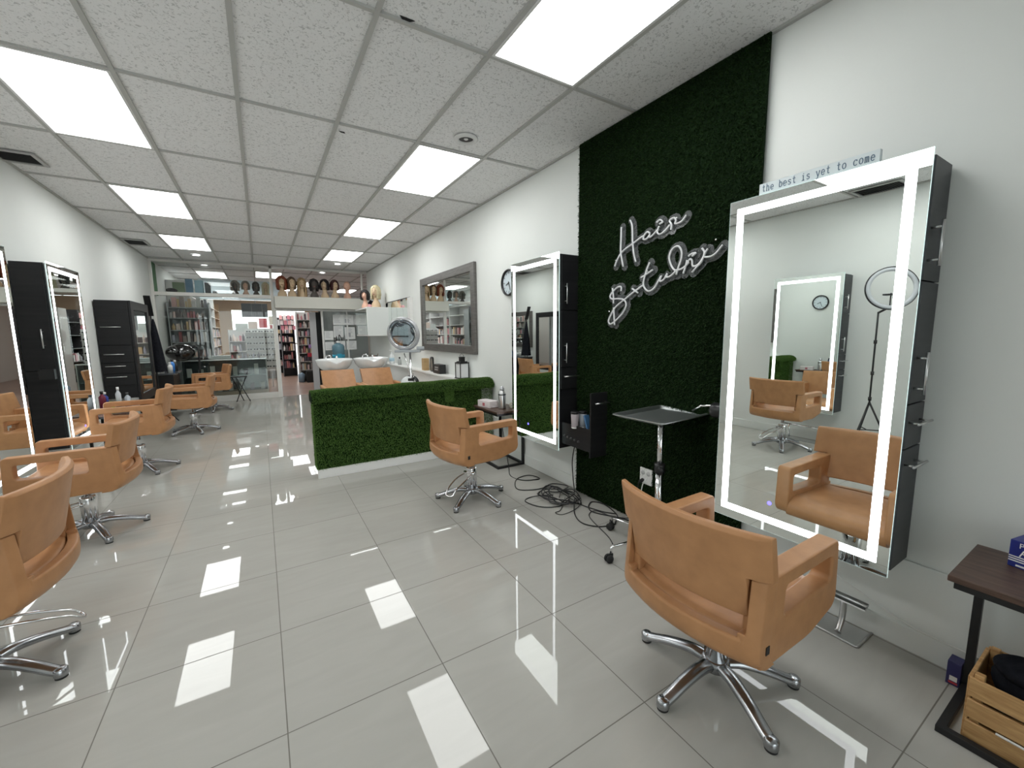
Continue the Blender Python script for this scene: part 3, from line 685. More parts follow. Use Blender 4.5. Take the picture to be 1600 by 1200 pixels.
# strokes measured on the wall plane: (y, z) world
SP = [('letter_h', [[(2.2626, 2.2094), (2.2627, 2.1382), (2.2628, 2.0285), (2.2361, 1.921)], [(2.3209, 1.9344), (2.3003, 1.9747), (2.2489, 2.0304), (2.1486, 2.071), (2.0798, 2.0984), (2.0509, 2.1063)], [(2.1798, 2.2405), (2.1582, 2.191), (2.1499, 2.0753), (2.1349, 1.9909), (2.1167, 1.9373)]]), ('letter_a', [[(1.9961, 2.1094), (2.0189, 2.1258), (2.0468, 2.1078), (2.0531, 2.0829), (2.0253, 2.0807), (2.0027, 2.099)], [(1.9981, 2.1098), (2.0012, 2.0855), (1.9727, 2.0954), (1.9301, 2.125)]]), ('letter_i', [[(1.9213, 2.1436), (1.9362, 2.1087), (1.9143, 2.089), (1.8726, 2.1031), (1.8372, 2.1327)], [(1.9416, 2.1709), (1.9182, 2.183), (1.8938, 2.1639), (1.9199, 2.1562)]]), ('letter_r', [[(1.8266, 2.0987), (1.8235, 2.1297), (1.8384, 2.1588), (1.8075, 2.17), (1.7917, 2.1518), (1.7969, 2.1312), (1.762, 2.1306), (1.7369, 2.1428), (1.7169, 2.1651)]]), ('letter_s', [[(2.2517, 1.7446), (2.2526, 1.7749), (2.2884, 1.7766), (2.3363, 1.7477), (2.3641, 1.7144), (2.341, 1.6931), (2.2798, 1.6903), (2.2202, 1.6773), (2.1981, 1.6371), (2.2289, 1.5825), (2.2992, 1.5279), (2.3545, 1.5024), (2.3767, 1.5257), (2.3562, 1.5658), (2.3082, 1.6261), (2.2202, 1.6773), (2.1311, 1.7254), (2.0412, 1.7689)], [(2.3408, 1.7746), (2.329, 1.7072), (2.3276, 1.6583)], [(2.323, 1.6269), (2.3187, 1.5643), (2.3105, 1.4924)], [(2.1431, 1.7533), (2.0871, 1.7166)]]), ('letter_t', [[(1.9905, 1.9164), (2.0188, 1.8606), (2.0418, 1.7827), (2.0245, 1.7405), (1.9878, 1.721), (1.9435, 1.7408), (1.9065, 1.7918)], [(2.0643, 1.8218), (2.0079, 1.8433), (1.9633, 1.8629)]]), ('letter_u', [[(1.9065, 1.7918), (1.8901, 1.8132), (1.9002, 1.7794), (1.8682, 1.7875), (1.8436, 1.8228), (1.8481, 1.8005), (1.8178, 1.803), (1.7785, 1.8296)]]), ('letter_d', [[(1.773, 1.8066), (1.76, 1.8494), (1.7399, 1.9016), (1.7404, 1.9491), (1.7664, 1.9849), (1.8076, 1.9767), (1.8318, 1.9307), (1.8186, 1.88), (1.7925, 1.8427), (1.77, 1.836), (1.7266, 1.8412), (1.6816, 1.8712)]]), ('letter_i', [[(1.6966, 1.8878), (1.7057, 1.8493), (1.7207, 1.8061)], [(1.6877, 1.9101), (1.6634, 1.9219), (1.6374, 1.9205), (1.6627, 1.9062)]]), ('letter_o', [[(1.6979, 1.8627), (1.6783, 1.8886), (1.6613, 1.8789), (1.6555, 1.8459), (1.6231, 1.8464), (1.5951, 1.8725), (1.568, 1.9201), (1.5572, 1.932)], [(1.5964, 1.9422), (1.5793, 1.9137), (1.5961, 1.8621), (1.6304, 1.8318), (1.6577, 1.8069)], [(1.5779, 1.8872), (1.5356, 1.884), (1.4994, 1.9018), (1.4638, 1.939)]])]
back = MB(); tubes = []
for nm, st in SP:
    m = MB()
    for s_ in st:
        P = [Vector((-.012, y-1.93, z-1.75)) for y, z in s_]
        P = smoothpath(P, 5) if len(P) > 2 else P
        m.tube(P, .0062, 8)
        bp = [Vector((.004, p.y, p.z)) for p in P]
        # clear backing follows the strokes
        V = []; F = []
        w_ = .030
        for i, p in enumerate(bp):
            a = bp[max(0, i-1)]; b = bp[min(len(bp)-1, i+1)]; d = (b-a).normalized() if (b-a).length > 1e-9 else Vector((0, 1, 0)); n = Vector((0, -d.z, d.y)); V += [p+n*w_, p-n*w_]
        F = [(2*i, 2*i+1, 2*i+3, 2*i+2) for i in range(len(bp)-1)]
        back.add(V, F)
        for e in (bp[0], bp[-1]): back.add([e]+[e+Vector((0, w_*math.cos(2*PI*k/16), w_*math.sin(2*PI*k/16))) for k in range(16)], [(0, 1+k, 1+(k+1) % 16) for k in range(16)])
    m.build(nm, M['neon'], t)
back.build('acrylic_backing', M['acrylic2'], t, normals=False)
m = MB()
for (y, z) in ((2.33, 1.98), (1.80, 2.17), (2.39, 1.60), (1.52, 1.98), (2.02, 1.86)): m.lathe([(0, 0), (.006, 0), (.006, .022), (0, .022)], (0.002, y-1.93, z-1.75), 10, axis=(1, 0, 0))
m.build('standoffs', M['chrome'], t)

# ---------------- rolling tray stand ----------------
t = thing('tray_stand', 'chrome rolling tray stand with a square metal tray before the grass wall', 'trolley', (2.14, 1.69, 0), R(4))
m = MB(); z0 = .905; o_ = rrect(-.262, .262, -.192, .192, .035, 5); i_ = rrect(-.245, .245, -.175, .175, .03, 5); j_ = rrect(-.225, .225, -.155, .155, .025, 5)
n_ = len(o_); V = [(a, b, z0+.020) for a, b in o_]+[(a, b, z0+.022) for a, b in i_]+[(a, b, z0+.002) for a, b in j_]+[(a, b, z0-.001) for a, b in j_]+[(a, b, z0+.016) for a, b in o_]
F = []
for q in (0, 1): F += [(q*n_+i, q*n_+(i+1) % n_, (q+1)*n_+(i+1) % n_, (q+1)*n_+i) for i in range(n_)]
F.append(tuple(2*n_+i for i in range(n_))); F.append(tuple(3*n_+i for i in range(n_))[::-1])
F += [(3*n_+i, 3*n_+(i+1) % n_, 4*n_+(i+1) % n_, 4*n_+i) for i in range(n_)]+[(i, 4*n_+i, 4*n_+(i+1) % n_, (i+1) % n_) for i in range(n_)]
m.add(V, F); m.build('tray', M['tray'], t)
MB().lathe([(.019, .50), (.019, .87)], n=20).build('upper_pole', M['chrome'], t)
MB().lathe([(.024, .10), (.024, .56)], n=20).build('lower_pole', M['chrome'], t)
m = MB(); m.lathe([(.03, .86), (.03, .90), (.06, .903), (0, .903)], n=20); m.lathe([(0, 0), (.006, 0), (.006, .045), (.011, .045), (.011, .06), (0, .06)], (0, -.02, .875), 12, axis=(.3, -1, 0)); m.build('tray_mount', M['plastic'], t)
m = MB(); m.lathe([(.033, .535), (.034, .595), (.022, .60), (0, .60)], n=20); m.lathe([(0, 0), (.006, 0), (.006, .03), (.02, .032), (.02, .045), (0, .047)], (0, -.02, .565), 14, axis=(-1, -.3, 0)); m.build('collar_knob', M['plastic'], t)
for k in range(5):
    a = R(170+72*k)-R(4); d = Vector((math.cos(a), math.sin(a), 0))
    m = MB(); m.tube([d*.015+Vector((0, 0, .115)), d*.34+Vector((0, 0, .10)), d*.36+Vector((0, 0, .095)), d*.36+Vector((0, 0, .06))], .008, 8); lg = m.build('leg', M['chrome'], t)
    m = MB(); n = Vector((-d.y, d.x, 0))
    for s_ in (-1, 1): m.lathe([(0, -.007), (.022, -.008), (.026, -.003), (.026, .003), (.022, .008), (0, .007)], d*.375+n*(.012*s_)+Vector((0, 0, .0265)), 18, axis=n)
    m.obox(d*.365+Vector((0, 0, .045)), d, n, (0, 0, 1), .018, .006, .012); m.build('caster', M['rubber'], lg)
MB().lathe([(0, .09), (.03, .092), (.035, .11), (.02, .135), (0, .135)], n=20).build('hub', M['chrome'], t)

# wall outlet in the grass + plugs
t = thing('wall_outlet', 'white double outlet plate with plugs set in the grass wall behind the tray stand', 'outlet', (XR-.044, 1.985, .375))
MB().box(-.010, .004, -.055, .055, -.06, .06).build('plate', M['white'], t, bevel=.003)
m = MB()
for a in (-.025, .025): m.lathe([(0, 0), (.017, 0), (.016, .004), (0, .004)], (-.010, a, .025), 16, axis=(-1, 0, 0)); 
m.build('sockets', cmat((.5, .5, .5), .4), t)
def cord(name, pts, r, mtl, label, k=8):
    m = MB(); m.tube(smoothpath(pts, k), r, 8); o = m.build(name, mtl); tag(o, label, 'cord'); return o
cord('thin_cable', [(XR-.07, 1.96, .37), (XR-.10, 1.97, .33), (XR-.10, 1.99, .20), (XR-.09, 2.0, .06), (XR-.10, 1.95, .01), (XR-.09, 1.5, .006), (XR-.06, 1.0, .006)], .004, M['white'], 'white cord hanging from the wall outlet behind the tray stand')
m = MB(); m.lathe([(0, 0), (.014, 0), (.014, .03), (.006, .045), (0, .045)], (XR-.055, 2.008, .345), 12, axis=(-1, 0, -.3)); tag(m.build('power_plug', M['plastic']), 'black plug in the lower left socket of the grass wall outlet', 'plug')
cord('plug_cord', [(XR-.10, 2.008, .33), (XR-.12, 2.02, .2), (XR-.10, 2.05, .05), (XR-.16, 2.2, .006), (XR-.20, 2.35, .006), (2.1, 2.3, .006), (2.0, 2.0, .006), (1.95, 1.9, .006)], .0035, M['plastic'], 'thin black cord running from the outlet plug down to the floor')
# tangle of black cables
rng = random.Random(3)
def gz(): return .006+rng.random()*.018
P = [(2.30, 2.72, .45), (2.29, 2.74, .30), (2.32, 2.76, .12), (2.30, 2.72, .01)]
cx, cy = 2.13, 2.72
for i in range(46):
    a = i*.95; r_ = .13+.05*math.sin(i*1.7)+.02*rng.random(); P.append((cx+math.cos(a)*r_*.85+.02*math.sin(i*.7), cy+math.sin(a)*r_*1.15, gz()+.012*(i % 3)))
P += [(2.2, 2.45, .008), (2.25, 2.3, .008), (2.31, 2.22, .008)]
cord('power_cable', P, .0045, M['plastic'], 'coiled black cable heap on the floor between the small mirror and the grass wall', 5)
cord('power_cable', [(2.06, 3.60, .55), (2.08, 3.50, .1), (2.06, 3.42, .006), (2.10, 3.25, .006), (2.26, 3.20, .006), (2.22, 3.34, .006), (2.05, 3.30, .006), (1.93, 3.08, .006), (2.10, 2.98, .006), (2.28, 3.02, .006), (2.36, 2.88, .010), (2.2, 2.78, .03), (2.1, 2.68, .03)], .0045, M['plastic'], 'black cable looping over the floor from the dark side table to the cable heap')
cord('power_cable', [(2.08, 2.74, .035), (1.95, 2.86, .008), (1.84, 2.82, .006), (1.88, 2.66, .006), (2.02, 2.58, .006), (2.14, 2.60, .03)], .0045, M['plastic'], 'black cable loop lying left of the cable heap')
cord('power_cable', [(2.22, 2.62, .02), (2.05, 2.42, .006), (1.98, 2.26, .006), (2.04, 2.14, .006), (2.16, 2.10, .006), (2.20, 2.12, .010), (2.30, 2.20, .006), (2.36, 2.4, .006), (2.30, 2.5, .006), (2.18, 2.36, .006), (2.30, 2.12, .006), (2.33, 1.9, .006)], .0045, M['plastic'], 'black cable with a big loop in front of the grass wall')
tag(MB().obox((2.16, 2.12, .014), (.6, .8, 0), (-.8, .6, 0), (0, 0, 1), .03, .012, .012).build('cable_adapter', M['plastic'], bevel=.003), 'small black inline adapter on the cable loop', 'adapter')
cord('power_cable', [(2.15, 2.66, .03), (1.99, 2.52, .006), (1.92, 2.50, .006), (1.95, 2.44, .006), (2.12, 2.47, .008), (2.24, 2.56, .02), (2.28, 2.66, .02)], .003, M['plastic'], 'thin black cable end nearest the camera beside the cable heap')

# ---------------- footrest under the big mirror ----------------
t = thing('footrest', 'brushed steel footrest with bar and flat base plate under the big mirror', 'footrest', (2.29, .93, 0))
m = MB(); m.obox((0, 0, .17), (0, 1, 0), (1, 0, .35), (-.35, 0, 1), .29, .022, .005); m.tube([(0, -.29, .175), (0, .29, .175)], .007, 8); m.build('foot_bar', M['steel'], t)
for s_ in (-1, 1):
    m = MB(); m.tube(smoothpath([(.0, .20*s_, .168), (.012, .20*s_, .12), (.004, .20*s_, .06), (-.03, .20*s_, .006)], 5), .013, 12); m.build('post', M['steel'], t)
m = MB(); P = [(.09, -.29, .006), (-.07, -.29, .006), (-.075, -.285, .006), (-.075, .285, .006), (-.07, .29, .006), (.09, .29, .006)]; m.tube(P, .006, 8); m.build('base_rim', M['steel'], t)
MB().box(-.07, .085, -.286, .286, .001, .004).build('base_plate', M['steel'], t)
cord('thin_cable', [(XR-.06, 1.05, .50), (XR-.035, .95, .30), (XR-.03, .80, .22), (XR-.03, .66, .17), (XR-.03, .52, .125), (XR-.032, .40, .118), (XR-.032, .25, .118), (XR-.032, .0, .12), (XR-.032, -.4, .12)], .0032, M['white'], 'thin white cord drooping along the baseboard under the big mirror')

# ---------------- C-shaped side tables ----------------
def side_table(loc, rz, label, L_=.56, Wd=.36, H_=.62, wall=1):
    """top L_ (local y) x Wd (local x); the frame: sled base, one upright pair at the -y end"""
    t = thing('side_table', label, 'table', loc, rz)
    m = MB(); m.box(-Wd/2, Wd/2, -L_/2, L_/2, H_-.022, H_); m.build('table_top', M['walnut'], t, bevel=.003)
    m = MB(); b = .0125
    for nm, za, zb in (('top_frame', H_-.047, H_-.022), ('base_frame', 0, .025)):
        A, B = Wd/2-.012, L_/2-.015
        m = MB(); m.ring([(-A, -B), (A, -B), (A, B), (-A, B)], [(-A+.025, -B+.025), (A-.025, -B+.025), (A-.025, B-.025), (-A+.025, B-.025)], lambda p, q, s_: (p, q, s_), za, zb); m.build(nm, M['blackmetal'], t, bevel=.001, seg=1)
    for s_ in (-1, 1):
        m = MB(); x = wall*(Wd/2-.0245); y = s_*(L_/2-.0275); m.box(x-b, x+b, y-b, y+b, .025, H_-.047); m.build('leg', M['blackmetal'], t, bevel=.001, seg=1)
    return t
side_table((2.157, .067, 0), 0, 'dark walnut side table with black steel frame at the lower right corner', .56, .385, .60)
side_table((2.22, 3.93, 0), 0, 'dark walnut side table by the half wall, holding a steel flask and sprays', .55, .36, .62)
side_table((-1.50, 6.30, 0), 0, 'black framed side table behind the third left chair', .50, .34, .60, -1)
# blue glove box on the right table
t = thing('glove_box', 'dark blue box with white stripes and lettering on the right side table', 'box', (2.262, .127, .6012), R(-12))
bw, bh = .115, .098
m = MB(); m.box(-.065, .065, -.18, bw, 0, bh); m.build('carton', mottle(mat('blue_card', rough=.35), (.012, .02, .16), (.02, .035, .26), 3, 2), t, bevel=.002)
m = MB()
for z in (.022, .030, .038): m.box(-.0662, -.065, -.18, bw-.001, z, z+.0035)
m.box(-.0662, -.065, -.18, bw-.02, .006, .012); m.build('stripes', M['white'], t)
def text(s_, size, parent, mtl, loc, rot, name='lettering', shear=0, ext=.0004, align='LEFT'):
    cu = bpy.data.curves.new(name, 'FONT'); cu.body = s_; cu.size = size; cu.shear = shear; cu.extrude = ext; cu.align_x = align; cu.resolution_u = 3
    ob = bpy.data.objects.new(name, cu); COL.objects.link(ob); bpy.context.view_layer.update()
    me = bpy.data.meshes.new_from_object(ob.evaluated_get(bpy.context.evaluated_depsgraph_get())); bpy.data.objects.remove(ob)
    o = bpy.data.objects.new(name, me); COL.objects.link(o); me.materials.clear(); me.materials.append(mtl); o.parent = parent; o.location = loc; o.rotation_euler = rot; return o
text('Prem', .026, t, M['white'], (-.0664, bw-.022, .074), (PI/2, 0, -PI/2))
text('Rey', .036, t, M['white'], (-.0664, bw-.022, .044), (PI/2, 0, -PI/2), shear=.35)
# wooden crate with black cloth
t = thing('wooden_crate', 'slatted pine crate on the floor under the right side table', 'crate', (2.155, .093, .001), R(0))
cw_, cl_, chh = .26, .36, .25
for k in range(3):
    for s_, nm in ((-1, 'front'), (1, 'back')):
        m = MB(); x = s_*cw_/2; m.box(x-.006, x+.006, -cl_/2, cl_/2, .01+k*.08, .078+k*.08); m.build('slat', M['pine'], t, bevel=.002, seg=1)
for s_ in (-1, 1):
    m = MB(); m.box(-cw_/2+.007, cw_/2-.007, s_*cl_/2-.006, s_*cl_/2+.006, .0, .235); m.build('end_panel', M['pine'], t, bevel=.002, seg=1)
for sx in (-1, 1):
    for sy in (-1, 1):
        m = MB(); m.box(sx*(cw_/2-.02)-.012, sx*(cw_/2-.02)+.012, sy*(cl_/2-.02)-.012, sy*(cl_/2-.02)+.012, 0, chh); m.build('corner_post', M['pine'], t, bevel=.002, seg=1)
MB().box(-cw_/2+.01, cw_/2-.01, -cl_/2+.01, cl_/2-.01, 0, .008).build('bottom', M['pine'], t)
m = MB()
def cf(p):
    return p*(1+.16*noise.noise(p*9+Vector((3, 1, 2))))
m.ell((0, 0, 0), .115, .165, .115, 28, 16, cf); m.ell((-.03, .07, .075), .085, .10, .045, 24, 12, cf)
o = m.build('black_cloth', M['fabric'], loc=(2.165, .075, .205)); tag(o, 'crumpled black cloth bundled in the pine crate', 'cloth')
m = MB(); m.tube([(2.013, .20, .088), (2.012, -.08, .085)], .004, 8); tag(m.build('white_rod', M['white']), 'thin white rod lying along the side of the pine crate', 'rod')
t = thing('small_box', 'small dark blue box with a red mark standing by the leg of the right table', 'box', (2.33, .355, 0))
MB().box(-.03, .03, -.02, .02, .0, .10).build('carton', cmat((.03, .03, .12), .4), t, bevel=.002); m = MB(); m.box(-.0312, -.03, -.012, .010, .02, .04); m.build('mark', M['white'], t); m = MB(); m.box(-.0312, -.03, -.014, .012, .008, .016); m.build('stripe', cmat((.5, .05, .06)), t)

# ---------------- things on the middle side table ----------------
Z = .6212
t = thing('tissue_box', 'white and pink card box on the middle side table', 'box', (2.13, 4.02, Z), R(10))
MB().box(-.06, .06, -.11, .11, 0, .072).build('carton', cmat((.72, .66, .66), .5), t, bevel=.003); m = MB(); m.box(-.0612, -.06, -.02, .02, .015, .05); m.build('printed_mark', cmat((.45, .12, .14)), t)
t = thing('steel_flask', 'brushed steel insulated flask with a silver cap on the middle side table', 'flask', (2.20, 3.82, Z))
MB().lathe([(0, 0), (.040, 0), (.041, .01), (.041, .165), (.030, .190), (.022, .20), (0, .20)], n=28).build('body', M['steel'], t)
MB().lathe([(.024, .198), (.025, .225), (.015, .232), (.012, .245), (0, .247)], n=20).build('cap', M['silver'], t)
MB().lathe([(.0415, .150), (.0425, .152), (.0425, .160), (.0415, .162)], n=28).build('band', M['plastic'], t)
t = thing('tape_roll', 'small cream roll lying beside the steel flask', 'roll', (2.30, 3.78, Z+.031))
MB().lathe([(.012, -.02), (.03, -.02), (.03, .02), (.012, .02), (.012, -.02)], n=24, axis=(.4, 1, 0)).build('tape', cmat((.62, .60, .50), .6), t)
for i, (x, y, c, lb) in enumerate(((2.30, 3.68, (.62, .64, .65), 'tall silver spray can on the middle side table near the mirror edge'), (2.36, 3.73, (.05, .06, .12), 'tall dark blue spray can behind the silver one'))):
    t = thing('spray_can', lb, 'spray can', (x, y, Z), 0, 'spray cans on the middle table')
    MB().lathe([(0, 0), (.028, 0), (.029, .005), (.029, .20), (.022, .215), (0, .215)], n=22).build('can', cmat(c, .3, .6), t); MB().lathe([(.020, .213), (.020, .24), (.014, .245), (0, .245)], n=18).build('cap', M['plastic'], t)
# cups in the open drawer
for i, (x, y, z, c, lb) in enumerate(((2.215, 2.62, .6355, (.34, .30, .31), 'grey ribbed travel cup in the open drawer, nearer the mirror'), (2.285, 2.60, .6355, (.26, .28, .31), 'grey travel cup with a blue side in the open drawer, nearer the wall'))):
    t = thing('travel_cup', lb, 'cup', (x, y, z), 0, 'cups in the open drawer')
    MB().lathe([(0, 0), (.026, 0), (.028, .01), (.034, .125), (0, .125)], n=24).build('body', cmat(c, .5), t); MB().lathe([(.035, .125), (.036, .140), (.030, .145), (0, .145)], n=24).build('lid', M['plastic'], t); MB().lathe([(.0275, 0.001), (.0295, .012), (.0285, .012)], n=24).build('foot_ring', M['white'], t)
tag(MB().obox((2.25, 2.50, .70), (1, 0, 0), (0, .35, 1), (0, 1, -.35), .025, .065, .008).build('blue_clip', cmat((.06, .16, .32), .4), bevel=.003), 'blue plastic piece leaning in the open drawer', 'clip')
m = MB()
for i in range(5): m.lathe([(0, -.006), (.009, -.006), (.009, .006), (0, .006)], (2.174, 2.71-.045*i, .56-.004*i), 12, axis=(-1, 0, 0))
tag(m.build('drawer_sockets', cmat((.06, .06, .06), .3)), 'row of round black sockets on the side of the open drawer', 'sockets')

# ---------------- clock ----------------
t = thing('wall_clock', 'round black-rimmed white clock half hidden behind the smaller lit mirror', 'clock', (XR, 3.985, 1.995))
MB().lathe([(.125, .006), (.130, .034), (.140, .036), (.147, .026), (.147, 0), (.125, 0), (.125, .006)], n=48, axis=(-1, 0, 0)).build('rim', M['plastic'], t)
MB().lathe([(0, .012), (.131, .012)], n=40, axis=(-1, 0, 0)).build('dial', cmat((.62, .70, .74), .4), t)
m = MB()
for k in range(12):
    a = k*PI/6; m.obox((-.014, math.sin(a)*.108, math.cos(a)*.108), (0, math.sin(a), math.cos(a)), (0, math.cos(a), -math.sin(a)), (1, 0, 0), .011 if k % 3 else .016, .0035, .0012)
m.build('hour_marks', M['ink'], t)
for a, l, w_, nm in ((R(115), .060, .005, 'hour_hand'), (R(-160), .090, .0035, 'minute_hand')):
    MB().obox((-.018, math.sin(a)*l*.45, math.cos(a)*l*.45), (0, math.sin(a), math.cos(a)), (0, math.cos(a), -math.sin(a)), (1, 0, 0), l*.6, w_, .001).build(nm, M['plastic'], t)

# ---------------- framed mirrors ----------------
def framed(side, y0, y1, z0, z1, label, fw=.11, mtl=None, d=.045, nm='framed_mirror'):
    xw = XR if side > 0 else XL; t = thing(nm, label, 'mirror', (xw, (y0+y1)/2, z0)); c = (y0+y1)/2
    a, b = (y1-y0)/2, z1-z0
    X = lambda q: -side*q
    m = MB(); m.ring([(-a, 0), (a, 0), (a, b), (-a, b)], [(-a+fw, fw), (a-fw, fw), (a-fw, b-fw), (-a+fw, b-fw)], lambda p, q, s_: (X(s_), p, q), .002, d); m.build('frame', mtl or M['greyframe'], t, bevel=.006)
    m = MB(); m.box(min(X(.004), X(.02)), max(X(.004), X(.02)), -a+fw-.004, a-fw+.004, fw-.004, b-fw+.004); m.build('mirror_glass', M['mirror'], t)
    return t
framed(1, 4.80, 6.86, 1.165, 2.345, 'large wide mirror in a grey metallic frame on the right wall above the ledge')
framed(-1, 9.0, 10.4, 1.05, 2.0, 'grey framed mirror on the left wall above the black counter')
# panelled mirror with white side board
t = thing('panelled_mirror', 'mirror of four narrow panels with a white edge board, behind the hair steamer', 'mirror', (XR, 8.0, 0))
for k in range(4):
    m = MB(); m.box(-.020, -.004, -.45+.415*k, -.45+.415*(k+1)-.012, 1.40, 2.10); m.build('mirror_panel', M['mirror'], t, bevel=.002, seg=1)
m = MB(); m.box(-.06, -.001, -.60, -.455, 1.10, 2.10); m.build('edge_board', M['white'], t, bevel=.002)
m = MB(); m.box(-.006, -.001, -.45, 1.2, 1.38, 2.12); m.build('backing', M['dark'], t)

t = thing('dryer_holder', 'black round dryer holder with chrome rod beside the big lit mirror', 'holder', (2.26, 1.335, .98))
MB().lathe([(0, 0), (.035, 0), (.045, .03), (.045, .075), (.03, .09), (0, .09)], (0, 0, 0), 24, axis=(-.2, 1, 0)).build('cup', M['plastic'], t)
m = MB(); m.tube([(-.01, .04, .03), (-.05, .13, .02), (-.03, .20, -.02)], .006, 8); m.build('rod', M['chrome'], t)
# ---------------- wash area ----------------
def wash_unit(x, label):
    t = thing('shampoo_unit', label, 'shampoo chair', (x, 7.55, 0), 0, 'shampoo chairs with white basins')
    # basin: bowl with neck notch at the front (towards -y)
    m = MB(); P = []; n = 40
    prof = [(.05, .74), (.15, .745), (.22, .785), (.272, .85), (.295, .92), (.300, .94), (.292, .947), (.275, .942), (.24, .90), (.18, .86), (.08, .845), (.0, .842)]
    for (r, z) in prof:
        row = []
        for k in range(n+1):
            a = 2*PI*k/n; c, s_ = math.cos(a), math.sin(a)
            notch = math.exp(-((a-1.5*PI)/.24)**2) if r > .22 else 0
            row.append((c*r*1.0, s_*r*.92*(1-.18*notch), z-.065*notch*(r-.2)/.1))
        P.append(row)
    m.sheet([[(p[0], p[1], p[2]+.08) for p in r_] for r_ in P]); m.build('basin', M['porcelain'], t)
    m = MB(); m.tube(smoothpath([(-.10, .20, .93), (-.10, .18, .99), (-.06, .10, 1.0), (-.04, .06, .97)], 4), .012, 10); m.ell((.07, .18, .96), .02, .02, .03, 12, 8); fc = m.build('faucet', M['chrome'], t, loc=(0, 0, .08))
    m = MB(); m.box(-.16, .16, -.05, .22, .0, .86); m.build('pedestal', M['white'], t, bevel=.03)
    # seat and reclined back
    m = MB(); P = []
    for i in range(13):
        x_ = -.25+.5*i/12; row = []
        for q in range(11):
            z = .46+.40*q/10; row.append((x_, -.62+.33*(q/10)+.010*noise.noise(Vector((x_*14, q*.7, 3)))-.02*math.cos(x_*6), z))
        P.append(row)
    m.sheet(P)
    P2 = [[(p[0], p[1]+.07, p[2]) for p in r] for r in P]; m.sheet(P2)
    edge = [r[0] for r in P]+[P[-1][q] for q in range(11)]+[r[-1] for r in P[::-1]]+[P[0][q] for q in range(10, -1, -1)]
    e2 = [(p[0], p[1]+.07, p[2]) for p in edge]; m.sheet([edge, e2], False)
    m.build('backrest', M['leather'], t)
    MB().box(-.25, .25, -1.10, -.56, .36, .47).build('seat', M['leather'], t, bevel=.03, seg=3)
    for s_ in (-1, 1):
        m = MB(); m.box(s_*.27-.03, s_*.27+.03, -1.08, -.45, .60, .65); m.box(s_*.27-.025, s_*.27+.025, -1.06, -1.0, .36, .60); m.box(s_*.27-.025, s_*.27+.025, -.55, -.48, .36, .60); m.build('armrest', M['leather'], t, bevel=.015)
    MB().box(-.28, .28, -1.0, -.4, .05, .36).build('base', M['castalu'], t, bevel=.02)
    return t
wash_unit(1.05, 'left shampoo chair with tan back and white basin behind the grass half wall')
wash_unit(1.66, 'right shampoo chair with tan back and white basin, beside the right wall')
# white wall cabinet + its glass side
t = thing('wall_cabinet', 'white wall cabinet in the back right corner carrying two mannequin heads', 'cabinet', (2.18, 9.6, 1.40))
MB().box(-.23, .235, -.58, .6, 0, .61).build('body', M['white'], t, bevel=.004)
MB().box(-.228, .232, -.60, -.582, .004, .606).build('door', cmat((.80, .82, .80), .35), t, bevel=.003)
MB().box(-.236, -.231, -.56, .58, .03, .58).build('side_mirror', M['mirror'], t)
# ledge items near the basins
t = thing('storage_basket', 'round woven basket with brushes on the ledge under the white cabinet', 'basket', (2.02, 8.9, .86))
MB().lathe([(0, 0), (.085, 0), (.10, .10), (.094, .10), (.08, .01), (0, .01)], n=26).build('basket', M['wicker'], t)
for i, a in enumerate((.4, 2.4, 4.2)):
    m = MB(); m.tube([(0.03*math.cos(a), .03*math.sin(a), .03), (.10*math.cos(a), .05*math.sin(a), .17)], .006, 6); m.ell((.02*i, .02, .105), .05, .04, .03, 12, 8); m.build('brush', cmat(((.18, .05, .04), (.10, .07, .05), (.03, .03, .03))[i]), t)
tag(MB().box(1.84, XR-.175, 8.72, 9.3, .815, .86).build('shelf_board', M['white'], bevel=.004), 'white shelf board carrying the basket below the wall cabinet', 'shelf')
t = thing('lotion_bottle', 'white pump bottle with a pale blue label on the ledge beside the basket', 'bottle', (2.30, 8.55, .8315))
MB().lathe([(0, 0), (.05, 0), (.052, .02), (.052, .15), (.03, .19), (.014, .20), (.014, .23), (0, .23)], n=22).build('bottle', M['porcelain'], t); m = MB(); m.tube([(0, 0, .23), (0, 0, .27), (-.05, -.02, .268)], .007, 8); m.build('pump', M['white'], t)
MB().lathe([(.0528, .05), (.0528, .12)], n=22).build('label_band', cmat((.45, .62, .72)), t)
t = thing('oil_bottle', 'small clear bottle with dark cap on the ledge behind the steamer', 'bottle', (2.33, 8.10, .8315))
MB().lathe([(0, 0), (.035, 0), (.035, .10), (.015, .12), (0, .12)], n=18).build('bottle', cmat((.42, .44, .43), .2), t); MB().lathe([(.015, .12), (.016, .155), (0, .157)], n=14).build('cap', M['plastic'], t)
# things on the ledge under the framed mirror
tag(MB().box(-.045, .045, -.06, .06, 0, .20).build('bamboo_box', M['bamboo'], loc=(2.335, 6.62, .8315), bevel=.006), 'upright bamboo box on the white ledge, leftmost of the ledge items under the framed mirror', 'box')
t = thing('hand_mirror', 'black oval hand mirror standing on the white ledge beside the bamboo box', 'hand mirror', (2.335, 6.30, .8315))
o_ = roundpoly([(-.055, 0), (.055, 0), (.06, .24), (-.06, .24)], [.02, .02, .045, .045]); i_ = [(a*.72, .12+(b-.12)*.8) for a, b in o_]
MB().ring(o_, i_, lambda a, b, s_: (s_, a, b), -.012, .012).build('frame', M['plastic'], t, bevel=.003); m = MB(); m.prism(i_, lambda a, b, s_: (s_, a, b), -.006, .006); m.build('glass', cmat((.25, .22, .18), .15), t)
t = thing('card_box', 'black box with pale lettering lying on the white ledge', 'box', (2.32, 5.95, .8315))
MB().box(-.05, .05, -.14, .14, 0, .14).build('carton', cmat((.02, .02, .022), .4), t, bevel=.003)
m = MB()
